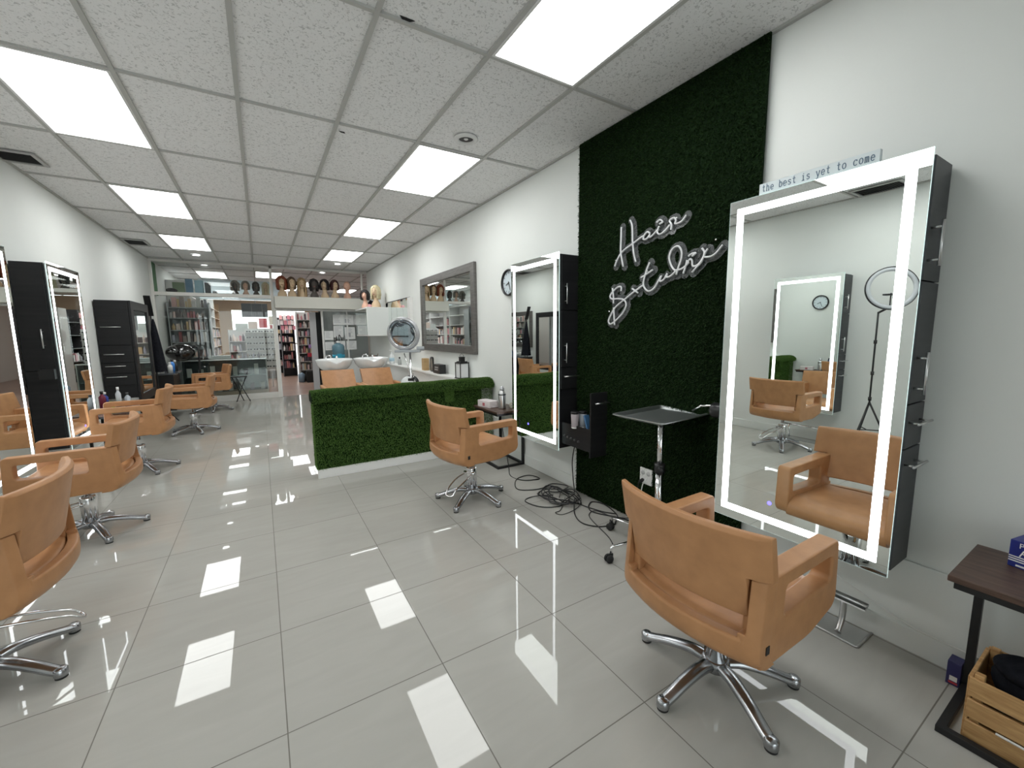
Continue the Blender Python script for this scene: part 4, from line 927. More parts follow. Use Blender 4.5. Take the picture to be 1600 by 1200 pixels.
for q in range(2):
    for k in range(6): m.box(-.0512, -.05, -.075+.024*k+.01*q, -.060+.024*k+.01*q, .085-.035*q, .105-.035*q)
m.build('pale_marks', cmat((.5, .5, .48)), t)
t = thing('lantern', 'black metal candle lantern with frosted panes on the white ledge', 'lantern', (2.315, 5.10, .8315), R(6))
m = MB(); a = .065
m.box(-a-.012, a+.012, -a-.012, a+.012, 0, .012); m.box(-a-.006, a+.006, -a-.006, a+.006, .205, .22)
for sx in (-1, 1):
    for sy in (-1, 1): m.box(sx*a-.005, sx*a+.005, sy*a-.005, sy*a+.005, .012, .205)
m.box(-a+.012, a-.012, -a+.012, a-.012, .22, .232); m.box(-.03, .03, -.03, .03, .232, .285); m.box(-.035, .035, -.035, .035, .285, .292)
m.build('frame', M['blackmetal'], t)
m = MB(); m.tube([(0, -.045, .29), (0, -.05, .315), (0, 0, .335), (0, .05, .315), (0, .045, .29)], .003, 6); m.build('carry_ring', M['blackmetal'], t)
MB().box(-a+.004, a-.004, -a+.004, a-.004, .013, .20).build('frosted_panes', cmat((.72, .73, .73), .5), t)
# hair steamer on stand
t = thing('hair_steamer', 'silver ring-shaped hair steamer on a chrome tripod stand behind the half wall', 'hair steamer', (1.73, 5.50, 0), R(-25))
ax = Vector((-.25, -1, -.18)).normalized(); cR = Vector((-.08, 0, 1.44))
m = MB(); u_ = ax.orthogonal().normalized(); v_ = ax.cross(u_)
m.tube([cR+(u_*math.cos(2*PI*k/40)+v_*math.sin(2*PI*k/40))*.20 for k in range(40)], .030, 12, closed=True); m.build('hood_ring', M['silver'], t)
m = MB(); m.tube([cR+ax*.028+(u_*math.cos(2*PI*k/40)+v_*math.sin(2*PI*k/40))*.178 for k in range(40)], .007, 8, closed=True); m.build('inner_ring', M['chrome'], t)
m = MB(); m.lathe([(.205, .0), (.20, .05), (.15, .12), (.07, .17), (.04, .22), (0, .225)], cR, 30, axis=(-ax+Vector((0, 0, .45))).normalized()); m.build('hood_dome', pane('frosted_dome', (.62, .68, .72), 1.5), t)
m = MB(); m.box(-.20, .14, -.05, .06, 1.19, 1.225); m.lathe([(0, -.05), (.03, -.05), (.03, .05), (0, .05)], (.14, 0, 1.24), 16, axis=(1, 0, 0)); m.build('control_arm', M['greyplastic'], t, bevel=.006)
m = MB(); m.tube([(0, 0, 1.2), (0, 0, .25)], .014, 12); m.tube([(-.08, 0, 1.18), (-.03, 0, .98), (-.008, 0, .88)], .008, 8); m.tube([(.03, 0, .9), (.05, 0, .4)], .006, 8); m.build('pole', M['chrome'], t)
m = MB(); m.box(-.04, .04, -.025, .025, .80, .835); m.box(.02, .05, -.02, .02, .82, .85); m.build('clamp', M['plastic'], t)
for k in range(4):
    a = k*PI/2+.5; m = MB(); m.tube([(0, 0, .26), (.25*math.cos(a), .25*math.sin(a), .06), (.26*math.cos(a), .26*math.sin(a), .02)], .010, 8); m.ell((.26*math.cos(a), .26*math.sin(a), .022), .022, .022, .022, 12, 8); m.build('leg', M['chrome'], t)
# stool with round white pad
t = thing('hooded_stool', 'small stool with a round white seat pad and black rim behind the half wall', 'stool', (1.875, 6.10, 0))
ax = Vector((-.1, -1, .35)).normalized()
m = MB(); m.lathe([(0, .02), (.095, .018), (.115, 0), (.10, -.02), (0, -.02)], (0, 0, .69), 30, axis=ax); m.build('white_pad', M['porcelain'], t)
m = MB(); m.lathe([(.11, -.012), (.125, -.02), (.125, -.07), (.08, -.10), (0, -.10)], (.045, .0, .70), 30, axis=ax); m.build('black_shell', M['plastic'], t)
m = MB(); m.tube([(0, .08, .66), (0, .10, .3), (0, .02, .05)], .018, 10); m.build('post', M['chrome'], t); m = MB(); m.lathe([(0, 0), (.14, 0), (.13, .03), (.03, .06), (0, .06)], n=26); m.build('base', M['plastic'], t)
# water jug on stand
t = thing('water_jug', 'large blue water jug with a black two-spout pump behind the left basin', 'water jug', (1.53, 10.25, 0))
MB().box(-.16, .16, -.16, .16, 0, .84).build('stand', M['white'], t, bevel=.01)
MB().lathe([(0, .842), (.13, .845), (.135, .87), (.128, .94), (.135, .96), (.128, 1.03), (.135, 1.06), (.135, 1.16), (.12, 1.20), (.05, 1.235), (.035, 1.25), (0, 1.25)], n=30).build('bottle', M['bluejug'], t)
m = MB(); m.lathe([(.136, .90), (.1365, .90), (.1365, .98), (.136, .98)], n=30); m.box(-.05, .05, -.1375, -.12, .90, 1.0); m.build('label_band', M['labelblue'], t)
m = MB(); m.lathe([(.04, 1.24), (.04, 1.29), (0, 1.29)], n=16); m.build('pump_collar', M['white'], t)
for s_ in (-1, 1):
    m = MB(); m.tube(smoothpath([(.03*s_, 0, 1.29), (.03*s_, 0, 1.40), (.045*s_, -.02, 1.425), (.085*s_, -.05, 1.30)], 4) if s_ > 0 else smoothpath([(-.02, 0, 1.29), (-.02, 0, 1.40), (-.03, -.01, 1.31), (-.09, -.04, 1.29)], 4), .009, 8); m.build('spout', M['plastic'], t)
# papers taped on the sliding glass
pp = [(1.66, 1.80, .22, .25, 'top left'), (1.90, 1.80, .26, .25, 'top right'), (1.66, 1.51, .22, .28, 'middle, largest of the left column'), (1.93, 1.47, .24, .30, 'middle right, with a dark picture'), (1.44, 1.42, .20, .22, 'far left'), (1.44, 1.16, .20, .20, 'lower left beside the jug'), (1.95, 1.17, .24, .22, 'lower right'), (1.70, 1.17, .20, .22, 'behind the jug spouts'), (2.10, 1.80, .12, .24, 'behind the cabinet side')]
for i, (x, z, w_, h_, lb) in enumerate(pp):
    t = thing('notice_paper', 'white printed paper on the glass beside the jug, '+lb, 'paper', (x, YB+.015, z), 0, 'papers taped on the glass')
    MB().box(-w_/2, w_/2, -.0018, -.0002, -h_/2, h_/2).build('sheet', M['papers'], t)
    m = MB(); rg = random.Random(i)
    nl = int(h_/.028)
    for k in range(nl-1): m.box(-w_*.38, -w_*.38+w_*.76*(.5+.5*rg.random()), -.0026, -.0018, h_*.42-.028*k-.008, h_*.42-.028*k)
    if i in (1, 3): m.box(-w_*.3, w_*.05, -.003, -.0018, -h_*.3, h_*.05)
    m.build('grey_lines', cmat((.45, .46, .48), .7), t)
# papers behind reflect: curtain of the back office
tag(MB().box(1.36, XR+.08, YB+.65, YB+.68, 0, 2.4).build('room_divider', cmat((.50, .52, .53), .7), bevel=.005), 'grey room divider standing behind the glass with the papers', 'divider')

# ---------------- mannequin heads with wigs ----------------
def wig_head(x, y, z, rz, hair, style, skin, label, s_=1.0, group='mannequin heads with wigs on the header'):
    t = thing('wig_head', label, 'mannequin head', (x, y, z), rz, group); t.scale = (s_, s_, s_)
    # faces -y locally
    m = MB()
    m.lathe([(.0, 0), (.078, 0), (.082, .012), (.078, .05), (.064, .085), (.048, .105), (.042, .13), (.042, .17), (.05, .20)], n=26, sx=1.0, sy=.8)
    def hf(p):
        f_ = 1.0
        if p.y < 0:
            q = p.copy()
            nz = math.exp(-((p.x/.014)**2+((p.z+.005)/.022)**2)); q.y -= .020*nz
            for ex in (-.028, .028): q.y += .008*math.exp(-(((p.x-ex)/.015)**2+((p.z-.022)/.012)**2))
            q.y -= .006*math.exp(-((p.x/.022)**2+((p.z+.045)/.009)**2)); q.y -= .006*math.exp(-((p.x/.03)**2+((p.z+.085)/.02)**2))
            if p.z < -.03: q.x *= 1+.35*(p.z+.03)/.08
            return q
        return Vector((p.x*(1 if p.z > -.03 else 1+.3*(p.z+.03)/.08), p.y, p.z))
    m.ell((0, 0, .265), .070, .085, .105, 30, 24, hf)
    b = m.build('bust', skin, t)
    m = MB()
    for ex in (-.028, .028): m.ell((ex, -.073, .286), .010, .004, .004, 10, 6)
    m.build('eye', cmat((.06, .05, .05)), b); m = MB(); m.ell((0, -.088, .221), .018, .006, .006, 12, 6); m.build('lips', cmat((.35, .10, .10)), b)
    if style == 'bald': return t
    ln, vol, wav = {'short': (.10, 1.16, .006), 'bob': (.13, 1.10, .010), 'long': (.30, 1.10, .014), 'curly': (.14, 1.20, .022), 'mid': (.14, 1.10, .012)}[style]
    sd = random.random()*50
    m = MB(); P = []; n = 40
    A0 = -PI/2+.62; 
    for i in range(19):
        v_ = i/18; row = []
        for k in range(n+1):
            f_ = k/n; open_ = min(1, max(0, (v_-.28)/.12)); lo = A0*open_+(-PI/2)*(1-open_); a = lo+(2*PI-2*(lo+PI/2))*f_
            if v_ < .5:
                th = v_/.5*PI/2; r0 = math.sin(th); zz = .275+.118*math.cos(th)
            else: r0 = 1-.12*((v_-.5)/.5)**2*(1 if style != 'long' else -.5); zz = .275-ln*(v_-.5)/.5*(1-.25*abs(math.sin(a))*0)
            x_ = math.cos(a)*r0*.078*vol; y_ = math.sin(a)*r0*.090*vol+.008
            if math.sin(a) < 0 and v_ < .45: y_ *= .93
            w_ = wav*noise.noise(Vector((math.cos(a)*3+sd, math.sin(a)*3, v_*7)))+.004*math.sin(a*23+3*math.sin(v_*9+sd))
            row.append((x_*(1+w_/.08), y_*(1+w_/.08), zz+w_*.3))
        P.append(row)
    m.sheet(P)
    o = m.build('wig', hair, t); sm_ = o.modifiers.new('s', 'SOLIDIFY'); sm_.thickness = .012; sm_.offset = -1
    return t
def hair(c0, c1): return mottle(mat('hair', rough=.45), c0, c1, 40, 4, sc=(6, 6, .6), bump=.4, bscale=80)
hz = 2.3015; hy = YB-.16
auburn = hair((.14, .028, .012), (.30, .07, .03)); brown = hair((.05, .03, .02), (.20, .13, .08)); blond = hair((.30, .19, .09), (.50, .36, .20)); blackh = hair((.008, .007, .008), (.03, .025, .025)); darkred = hair((.03, .008, .008), (.07, .02, .02)); pale = hair((.55, .47, .28), (.75, .68, .46)); ash = hair((.16, .14, .12), (.32, .29, .25))
HD = [(.50, auburn, 'mid', M['skin'], 0, 'mannequin head with auburn red wig, first on the header by the white post', 1.16), (.70, brown, 'bob', M['skin'], .1, 'mannequin head with brown grey streaked bob wig, second on the header', 1.16), (.905, blond, 'long', M['skin'], 0, 'mannequin head covered by a long dark blond wig, third on the header', 1.14),
      (1.16, blackh, 'curly', M['skind'], 0, 'dark mannequin head with voluminous black wig, fourth on the header', 1.12), (1.385, blackh, 'short', M['skin'], -.3, 'mannequin head with short black wig, fifth on the header', 1.10), (1.61, darkred, 'short', M['skin'], .1, 'mannequin head with short dark red wig, sixth on the header', 1.12), (1.89, None, 'bald', M['skinp'], -.7, 'bald pink mannequin head without a wig, last on the header', 1.10)]
for x, hr, st, sk, rz, lb, sc_ in HD: wig_head(x, hy, hz, rz, hr, st, sk, lb, sc_)
wig_head(2.03, 9.50, 2.0115, -.5, blackh, 'short', M['skinp'], 'mannequin head with a dark wig on the white cabinet, behind the blond one', 1.0, 'mannequin heads on the white cabinet')
wig_head(2.19, 9.20, 2.0115, -.6, pale, 'bob', M['skin'], 'mannequin head with pale blond bob wig on the white cabinet', 1.22, 'mannequin heads on the white cabinet')
tag(MB().ell((0, 0, .03), .045, .03, .03, 16, 10).build('hair_bow', cmat((.7, .35, .38), .6), loc=(2.04, 9.14, 2.012)), 'small pink bow lying before the heads on the white cabinet', 'bow')
tag(MB().ell((0, 0, .10), .07, .06, .10, 18, 12, lambda p: p*(1+.3*noise.noise(p*20))).build('black_bag', M['fabric'], loc=(2.24, 9.90, 2.012)), 'dark bag on the white cabinet behind the blond mannequin head', 'bag')
# heads behind the transom glass, on a shelf of the shop
tag(MB().box(XL+.05, .27, 11.12, 11.50, 2.30, 2.33).build('shop_shelf', M['white'], bevel=.003), 'white shelf behind the transom glass carrying four mannequin heads and boxes', 'shelf')
for x, hr, st, sk, lb in ((-.40, ash, 'curly', M['skind'], 'mannequin head with ash curly wig, leftmost behind the transom glass'), (-.20, ash, 'short', M['skinp'], 'mannequin head with short ash wig, second behind the transom glass'), (.0, blackh, 'bob', M['skind'], 'mannequin head with black bob wig behind the transom glass'), (.19, pale, 'long', M['skin'], 'mannequin head with blond wig behind the transom glass, next to the post')):
    wig_head(x, 11.3, 2.3325, 0, hr, st, sk, lb, .85, 'mannequin heads behind the transom glass')
for i, (x, w_, h_, c, lb) in enumerate(((-1.05, .15, .30, (.32, .50, .60), 'pale blue tall box behind the transom glass'), (-1.22, .12, .32, (.12, .22, .34), 'dark blue tall box behind the transom glass'), (-.90, .10, .26, (.06, .06, .07), 'black tall box behind the transom glass'), (-1.40, .20, .24, (.16, .22, .12), 'olive box behind the transom glass'), (-.78, .08, .08, (.30, .30, .30), 'small grey box behind the transom glass'))):
    tag(MB().box(-w_/2, w_/2, -.08, .08, 0, h_).build('product_box', cmat(c, .4), loc=(x, 11.33, 2.3315), bevel=.003), lb, 'box', 'boxes behind the transom glass')
m = MB(); m.ell((0, 0, .06), .10, .05, .05, 16, 8, lambda p: p*(1+.35*noise.noise(p*18))); tag(m.build('dark_shoes', M['fabric'], loc=(-1.50, 11.2, 2.332)), 'dark crumpled item behind the left end of the transom glass', 'item')
tag(MB().box(XL+.003, XL+.015, YB+.15, YB+.62, 2.30, ZC-.02).build('green_panel', cmat((.02, .16, .03), .8)), 'small green panel on the shop wall behind the transom glass', 'panel')

# ---------------- left side behind the chairs ----------------
def four_drawer():
    t = thing('tall_cabinet', 'black tall wall cabinet with four horizontal bar handles and a dark framed mirror', 'mirror cabinet', (XL, 7.33, 0))
    D = .345
    MB().box(.012, D, .016, 1.0, .62, 1.915).build('cabinet_body', M['black'], t, bevel=.002, seg=1)
    zs = [1.910, 1.33, 1.135, .985, .83, .62]
    for q, (z1, z0) in enumerate(((1.91, 1.33), (1.325, 1.10), (1.095, .955), (.95, .80))):
        MB().box(.016, D-.004, .0, .015, z0+.003, z1-.003).build('drawer_front', M['black'], t, bevel=.0015, seg=1)
        m = MB(); handle(m, (.155, 0, (1.567, 1.21, 1.055, .912)[q]), (1, 0, 0), (0, -1, 0), .20); m.build('handle', M['steel'], t)
    m = MB(); m.ring([(0.0, .55), (1.0, .55), (1.0, 1.915), (0.0, 1.915)], [(.13, .66), (.90, .66), (.90, 1.80), (.13, 1.80)], lambda a, b, s_: (s_, a, b), D+.001, D+.025); m.build('mirror_frame', M['black'], t, bevel=.003)
    MB().box(D+.004, D+.010, .125, .905, .655, 1.805).build('mirror_glass', M['mirror'], t)
four_drawer()
# products on the table by the cabinet
for i, (x, y, r_, h_, c, cc, lb) in enumerate(((-1.60, 6.42, .03, .22, (.20, .02, .05), (.02, .02, .02), 'dark red bottle on the small table by the four-handled cabinet'), (-1.52, 6.36, .035, .10, (.45, .65, .08), (.4, .6, .1), 'bright yellow-green cup on the small table by the four-handled cabinet'), (-1.46, 6.42, .025, .26, (.62, .66, .70), (.8, .8, .8), 'tall white spray bottle on the small table by the four-handled cabinet'), (-1.60, 6.52, .03, .20, (.04, .06, .30), (.7, .7, .7), 'dark blue bottle behind the red one on the small table'), (-1.40, 6.50, .028, .18, (.5, .55, .6), (.05, .05, .05), 'pale bottle with black cap on the small table'))):
    t = thing('product_bottle', lb, 'bottle', (x, y, .6012), 0, 'bottles on the small left table')
    MB().lathe([(0, 0), (r_, 0), (r_, h_*.7), (r_*.4, h_*.82), (r_*.4, h_*.86), (0, h_*.86)], n=18).build('bottle', cmat(c, .3), t); MB().lathe([(r_*.5, h_*.86), (r_*.5, h_), (0, h_)], n=14).build('cap', cmat(cc, .4), t)
# black counter with items
t = thing('counter', 'black counter on the left wall by the glass partition, crowded with bottles', 'counter', (XL, 9.32, 0))
MB().box(.004, .52, -.32, .36, .78, .81).build('counter_top', cmat((.10, .11, .12), .12), t, bevel=.004); MB().box(.004, .48, -.30, .34, .16, .779).build('body', M['black'], t, bevel=.003)
rg = random.Random(5)
its = [((.62, .62, .60), 'white jar'), ((.05, .22, .62), 'bright blue spray bottle'), ((.7, .7, .68), 'clear cup'), ((.55, .56, .55), 'grey bottle'), ((.03, .03, .03), 'black bottle'), ((.6, .55, .5), 'cream bottle'), ((.08, .08, .09), 'dark jar'), ((.75, .76, .76), 'white bottle')]
pos = [(-1.48, 9.10), (-1.38, 9.42), (-1.38, 9.20), (-1.62, 9.12), (-1.36, 9.56), (-1.60, 9.30), (-1.50, 9.56), (-1.66, 9.52)]
for (c, nm), (x, y) in zip(its, pos):
    h_ = .22 if 'blue' in nm else .12+.08*rg.random(); r_ = .035
    t = thing('product_bottle', nm+' on the black counter by the glass partition', 'bottle', (x, y, .8112), 0, 'items on the black counter')
    MB().lathe([(0, 0), (r_, 0), (r_*1.05, h_*.6), (r_*.5, h_*.8), (0, h_*.8)], n=18).build('bottle', cmat(c, .25), t); MB().lathe([(r_*.5, h_*.8), (r_*.5, h_), (0, h_)], n=12).build('cap', cmat((.03, .03, .03) if 'blue' in nm else (.6, .6, .6), .4), t)
# light wand on stand with black cape
t = thing('light_wand_stand', 'tilted black light wand with a white face on a stand before the partition', 'lamp', (-1.50, 8.72, 0))
m = MB(); dv = Vector((.0, -.42, 1)).normalized(); m.obox((0, .06, 1.93), dv, (1, 0, 0), dv.cross(Vector((1, 0, 0))), .17, .042, .014); m.build('wand', M['plastic'], t, bevel=.003)
m = MB(); n_ = Vector((1, 0, 0)).cross(dv); m.obox(Vector((0, .06, 1.93))+n_*(.0155 if n_.y > 0 else -.0155), dv, (1, 0, 0), n_, .155, .036, .0012); m.build('white_face', M['white'], t)
m = MB(); m.tube([(0, .13, 1.78), (0, .10, 1.5), (0, .08, .2), (0, .08, .05)], .010, 10); m.build('pole', M['blackmetal'], t)
for k in range(3):
    a = k*2*PI/3; m = MB(); m.tube([(0, .08, .30), (.22*math.cos(a), .08+.22*math.sin(a), .012)], .008, 8); m.build('leg', M['blackmetal'], t)
m = MB(); P = []
for i in range(15):
    v_ = i/14; row = []
    for k in range(17):
        a = 2*PI*k/16; r_ = .02+.14*v_**.8*(1+.2*math.sin(a*4)); row.append((-1.47+r_*math.cos(a)*.6, 8.80+r_*math.sin(a)+.02*v_, 1.72-.86*v_))
    P.append(row)
m.sheet(P); tag(m.build('black_cape', M['fabric']), 'black cape hanging beside the tilted light wand', 'cape')
# bonnet dryer
t = thing('hood_dryer', 'glossy black bonnet hair dryer on a stand in front of the glass partition', 'hair dryer', (-1.36, 10.30, 0))
m = MB(); m.ell((0, 0, 1.12), .24, .22, .17, 30, 18); m.build('hood', mat('glossy_black', (.01, .01, .01), .06, coat=1), t)
m = MB(); m.tube(smoothpath([(.16, .05, 1.2), (.26, .05, 1.22), (.28, .05, 1.0), (.24, .05, .1)], 4), .018, 10); m.build('arm', M['plastic'], t)
m = MB(); m.lathe([(0, 0), (.2, 0), (.19, .03), (.03, .06), (0, .06)], (.24, .05, 0), 26); m.build('base', M['blackmetal'], t)
# slim black-legged stand beside the last chair
t = thing('folding_stand', 'thin black folding legs with steel joints beside the farthest left chair', 'stand', (-.38, 10.50, 0))
for k, (a, b) in enumerate((((-.12, 0, .55), (.10, 0, .02)), ((-.20, .10, .55), (-.02, .12, .02)), ((.05, .1, .55), (-.15, 0.02, .02)))):
    m = MB(); m.tube([a, b], .009, 8); m.build('leg', M['blackmetal'], t)
MB().box(-.25, .08, -.02, .14, .55, .57).build('top', M['blackmetal'], t)
# ring light on tripod, opposite the big mirror
t = thing('ring_light', 'white ring light on a black tripod by the left wall, seen in the big mirror', 'ring light', (-1.50, 1.80, 0))
cR = Vector((.03, -.10, 1.875)); ax = Vector((.75, -.55, .12)).normalized(); u_ = ax.orthogonal().normalized(); v_ = ax.cross(u_)
m = MB()
ro, ri = .225, .185
m.lathe([(ri, -.008), (ro, -.010), (ro, .010), (ri, .008), (ri, -.008)], cR, 48, axis=ax); m.build('ring', cmat((.55, .57, .60), .4), t)
m = MB(); m.lathe([(ro, -.013), (ro+.006, -.013), (ro+.006, .013), (ro, .013), (ro, -.013)], cR, 48, axis=ax); m.build('rim', M['plastic'], t)
m = MB(); m.tube([(0, 0, .62), (0, 0, 1.63)], .009, 10); m.tube([(0, 0, 1.62), cR-Vector((0, 0, .20))], .012, 8); m.tube([cR-Vector((0, 0, .20)), cR-Vector((0, 0, .05))], .006, 8); m.box(-.03, .10, -.13, -.05, 1.80, 1.815); m.build('pole', M['plastic'], t)
m = MB()
for z in (.66, .95, 1.3): m.lathe([(0, z-.02), (.016, z-.02), (.016, z+.02), (0, z+.02)], n=12); m.tube([(0, 0, z), (.035, -.02, z)], .006, 6)
m.build('clamp', M['plastic'], t)
for k in range(3):
    a = k*2*PI/3+.3; m = MB(); m.tube([(0, 0, .62), (.26*math.cos(a), .26*math.sin(a), .012)], .010, 8); m.tube([(0, 0, .30), (.13*math.cos(a), .13*math.sin(a), .31)], .006, 6); m.build('leg', M['plastic'], t)
# footrest bars on left stations
for i, (y, lb) in enumerate(((2.5, 'chrome footrest under the first left mirror, seen in the big mirror'), (5.7, 'chrome footrest under the lit mirror with the black cabinet on the left'))):
    t = thing('footrest', lb, 'footrest', (-1.66, y, 0), 0, 'left wall footrests')
    m = MB(); m.tube([(0, -.25, .19), (0, .25, .19)], .012, 8)
    for s_ in (-1, 1): m.tube([(0, .18*s_, .19), (-.03, .18*s_, .01)], .011, 8)
    m.build('foot_bar', M['chrome'], t); MB().box(-.08, .08, -.25, .25, .001, .006).build('base_plate', M['steel'], t)
tag(MB().box(0, .006, -.035, .035, -.055, .055).build('wall_outlet', M['white'], loc=(XL+.0005, 1.3, .42), bevel=.002), 'white outlet on the left wall seen in the big mirror', 'outlet')
# ---------------- shop beyond the glass ----------------
rg = random.Random(11)
PAL = [(.68, .38, .36), (.72, .60, .54), (.76, .72, .70), (.34, .12, .12), (.62, .24, .28), (.13, .10, .10), (.30, .24, .22), (.66, .48, .28), (.36, .36, .42), (.78, .56, .52), (.09, .07, .09), (.58, .57, .55)]
PALM = [cmat(c, .4) for c in PAL]
PB = {}
def prod(mi, shape):
    k_ = (mi, shape)
    if k_ not in PB:
        m = MB()
        if shape == 0: m.box(-.5, .5, -.5, .5, 0, 1)
        else: m.lathe([(0, 0), (.48, 0), (.5, .05), (.5, .65), (.2, .8), (.2, 1), (0, 1)], n=12)
        PB[k_] = m.mesh('product', PALM[mi])
    return PB[k_]
count = [0]
def shelf_unit(name, label, x0, x1, y0, y1, levels, ztop, face, gname, density, fmat, wmin=.05, wmax=.11, back=None, maxn=60, hmax=.24):
    """face: 'x' products face +x (row runs along y), 'y' products face -y, '-x'"""
    t = thing(name, label, 'shelving', (x0, y0, 0))
    w_, d_ = x1-x0, y1-y0
    m = MB()
    if face == 'x': m.box(0, .02, 0, d_, 0, ztop)
    elif face == '-x': m.box(w_-.02, w_, 0, d_, 0, ztop)
    else: m.box(0, w_, d_-.02, d_, 0, ztop)
    m.build('back_panel', back or fmat, t)
    m = MB()
    if face == 'y': m.box(0, .02, 0, d_-.021, 0, ztop); m.box(w_-.02, w_, 0, d_-.021, 0, ztop)
    else: m.box(.021, w_-.021, 0, .02, 0, ztop); m.box(.021, w_-.021, d_-.02, d_, 0, ztop)
    m.build('side_panel', fmat, t)
    n = 0
    for lv, z in enumerate(levels):
        MB().box(.0215, w_-.0215, .0215, d_-.0215, z-.02, z).build('shelf', fmat, t)
        gap = (levels[lv+1]-z-.03) if lv+1 < len(levels) else .26
        a = .03; end = (d_ if face != 'y' else w_)-.05
        while a < end and n < maxn:
            wd = wmin+(wmax-wmin)*rg.random(); hh = min(gap-.01, hmax)*(.55+.45*rg.random()); mi = rg.randrange(len(PAL)); sh = 1 if rg.random() < .35 else 0
            if rg.random() < density and a+wd < end+.02:
                o = bpy.data.objects.new('product_bottle' if sh else 'product_box', prod(mi, sh)); COL.objects.link(o)
                dep = min(.12, wd*1.2)
                if face == 'x': o.location = (x1-.03-dep/2-.03*rg.random(), y0+a+wd/2, z+.0008); o.scale = (dep, wd*.9, hh)
                elif face == '-x': o.location = (x0+.03+dep/2+.03*rg.random(), y0+a+wd/2, z+.0008); o.scale = (dep, wd*.9, hh)
                else: o.location = (x0+a+wd/2, y0+.03+dep/2+.03*rg.random(), z+.0008); o.scale = (wd*.9, dep, hh)
                tag(o, gname, 'bottle' if sh else 'box', gname); n += 1
            a += wd+.006
    count[0] += n
    return t
wh = cmat((.60, .60, .59), .5); dk = cmat((.05, .045, .05), .5); gr = cmat((.30, .32, .33), .5)
# left wall shelving, running back
names = ['goods on the first left wall shelves behind the glass', 'goods on the second left wall shelves behind the glass', 'goods on the third left wall shelves behind the glass', 'goods on the farthest left wall shelves behind the glass']
for i in range(4):
    y0 = 12.55+i*2.1
    shelf_unit('wall_shelving', ['first white wall shelving on the left behind the glass partition', 'second wall shelving on the left of the shop', 'third wall shelving on the left of the shop', 'farthest wall shelving on the left of the shop'][i], XL+.01, XL+.45, y0, y0+2.05, [.25, .7, 1.05, 1.40, 1.75, 2.10, 2.42], 2.75, 'x', names[i], .93, wh if i < 3 else cmat((.62, .45, .30), .5), .07, .16, maxn=62, hmax=.30)
# side shelving facing the partition at far left
shelf_unit('display_shelving', 'grey open shelving with curved shelves at the far left behind the glass', XL+.05, -.98, 12.10, 12.48, [.95, 1.30, 1.58, 1.86, 2.10], 2.22, 'y', 'goods on the grey shelving at the left behind the glass', .92, cmat((.42, .44, .45), .5), .04, .09, maxn=75)
# glass display counter
t = thing('display_counter', 'glass display counter with a pale top behind the glass partition', 'display case', (-.83, 11.55, 0))
cx0, cx1, cy0, cy1 = -.72, .92, 0, .5
MB().box(cx0, cx1, cy0, cy1, .0, .14).build('plinth', cmat((.42, .37, .28), .6), t)
MB().box(cx0+.01, cx1-.01, cy0+.4, cy1-.001, .141, .879).build('back_panel', cmat((.10, .12, .13), .5), t)
MB().box(cx0, cx1, cy0, cy1, .88, .90).build('counter_top', M['pane'], t)
MB().box(cx0, cx1, cy0, cy0+.006, .142, .878).build('front_glass', M['pane'], t)
m = MB()
for x in (cx0, cx1-.02): m.box(x, x+.02, cy0+.007, cy1, .142, .878)
m.box(cx0, cx1, cy0-.01, cy0-.001, .875, .90); m.build('trim', M['steel'], t)
MB().box(cx0+.03, cx1-.03, cy0+.05, cy0+.39, .50, .506).build('glass_shelf', cmat((.35, .45, .45), .1), t)
for q in range(14):
    x = -.83+cx0+.10+rg.random()*1.4; z = .1408 if q % 2 else .5068; w_ = .06+.10*rg.random()
    o = bpy.data.objects.new('product_box', prod(rg.choice((2, 6, 8, 10, 11)), 0)); COL.objects.link(o); o.location = (-.83+cx0+.12+.108*q, 11.55+.2, z); o.scale = (.085, .10, .10+.16*rg.random()); tag(o, 'boxed goods inside the glass display counter', 'box', 'boxed goods inside the glass display counter')
tag(MB().box(0, .42, 0, .26, 0, .075).build('pale_box', cmat((.62, .66, .66), .4), loc=(-1.05, 11.66, .9015), bevel=.004), 'long pale box lying on the glass display counter', 'box')
for q in range(9):
    o = bpy.data.objects.new('product_bottle', prod((2, 8, 10, 6, 11)[q % 5], 1)); COL.objects.link(o); o.location = (-.50+.055*q+.05*(q % 2), 11.75+.06*(q % 3), .9015); o.scale = (.04, .04, .10+.06*rg.random()); tag(o, 'small bottle standing on the glass display counter', 'bottle', 'small bottles on the display counter')
# eyewear rack
t = thing('eyewear_rack', 'white rack with rows of dark sunglasses behind the glass, left of the doorway', 'rack', (0.02, 13.2, 0))
MB().box(-.36, .36, .0, .04, .45, 1.62).build('back_panel', cmat((.75, .75, .74), .4), t); 
for k in range(7): MB().box(-.36, .36, -.07, -.001, .55+.16*k, .56+.16*k).build('shelf', M['white'], t)
m = MB()
for x in (-.2, .2): m.tube([(x, .02, .45), (x, .02, .0)], .015, 8)
m.build('stand', M['steel'], t)
sg = MB(); 
for e in (-1, 1): sg.ell((e*.030, -.045, .022), .024, .006, .019, 12, 8)
sg.tube([(-.01, -.045, .028), (.01, -.045, .028)], .003, 6); sg.tube([(-.052, -.043, .028), (-.052, -.004, .026)], .0025, 6); sg.tube([(.052, -.043, .028), (.052, -.004, .026)], .0025, 6)
sgm = sg.mesh('sunglasses', M['plastic'])
for k in range(7):
    for j in range(5):
        o = bpy.data.objects.new('sunglasses', sgm); COL.objects.link(o); o.location = (.02-.28+.14*j, 13.2, .5602+.16*k+.002); tag(o, 'pair of dark sunglasses on the white rack behind the glass', 'sunglasses', 'sunglasses on the white rack')
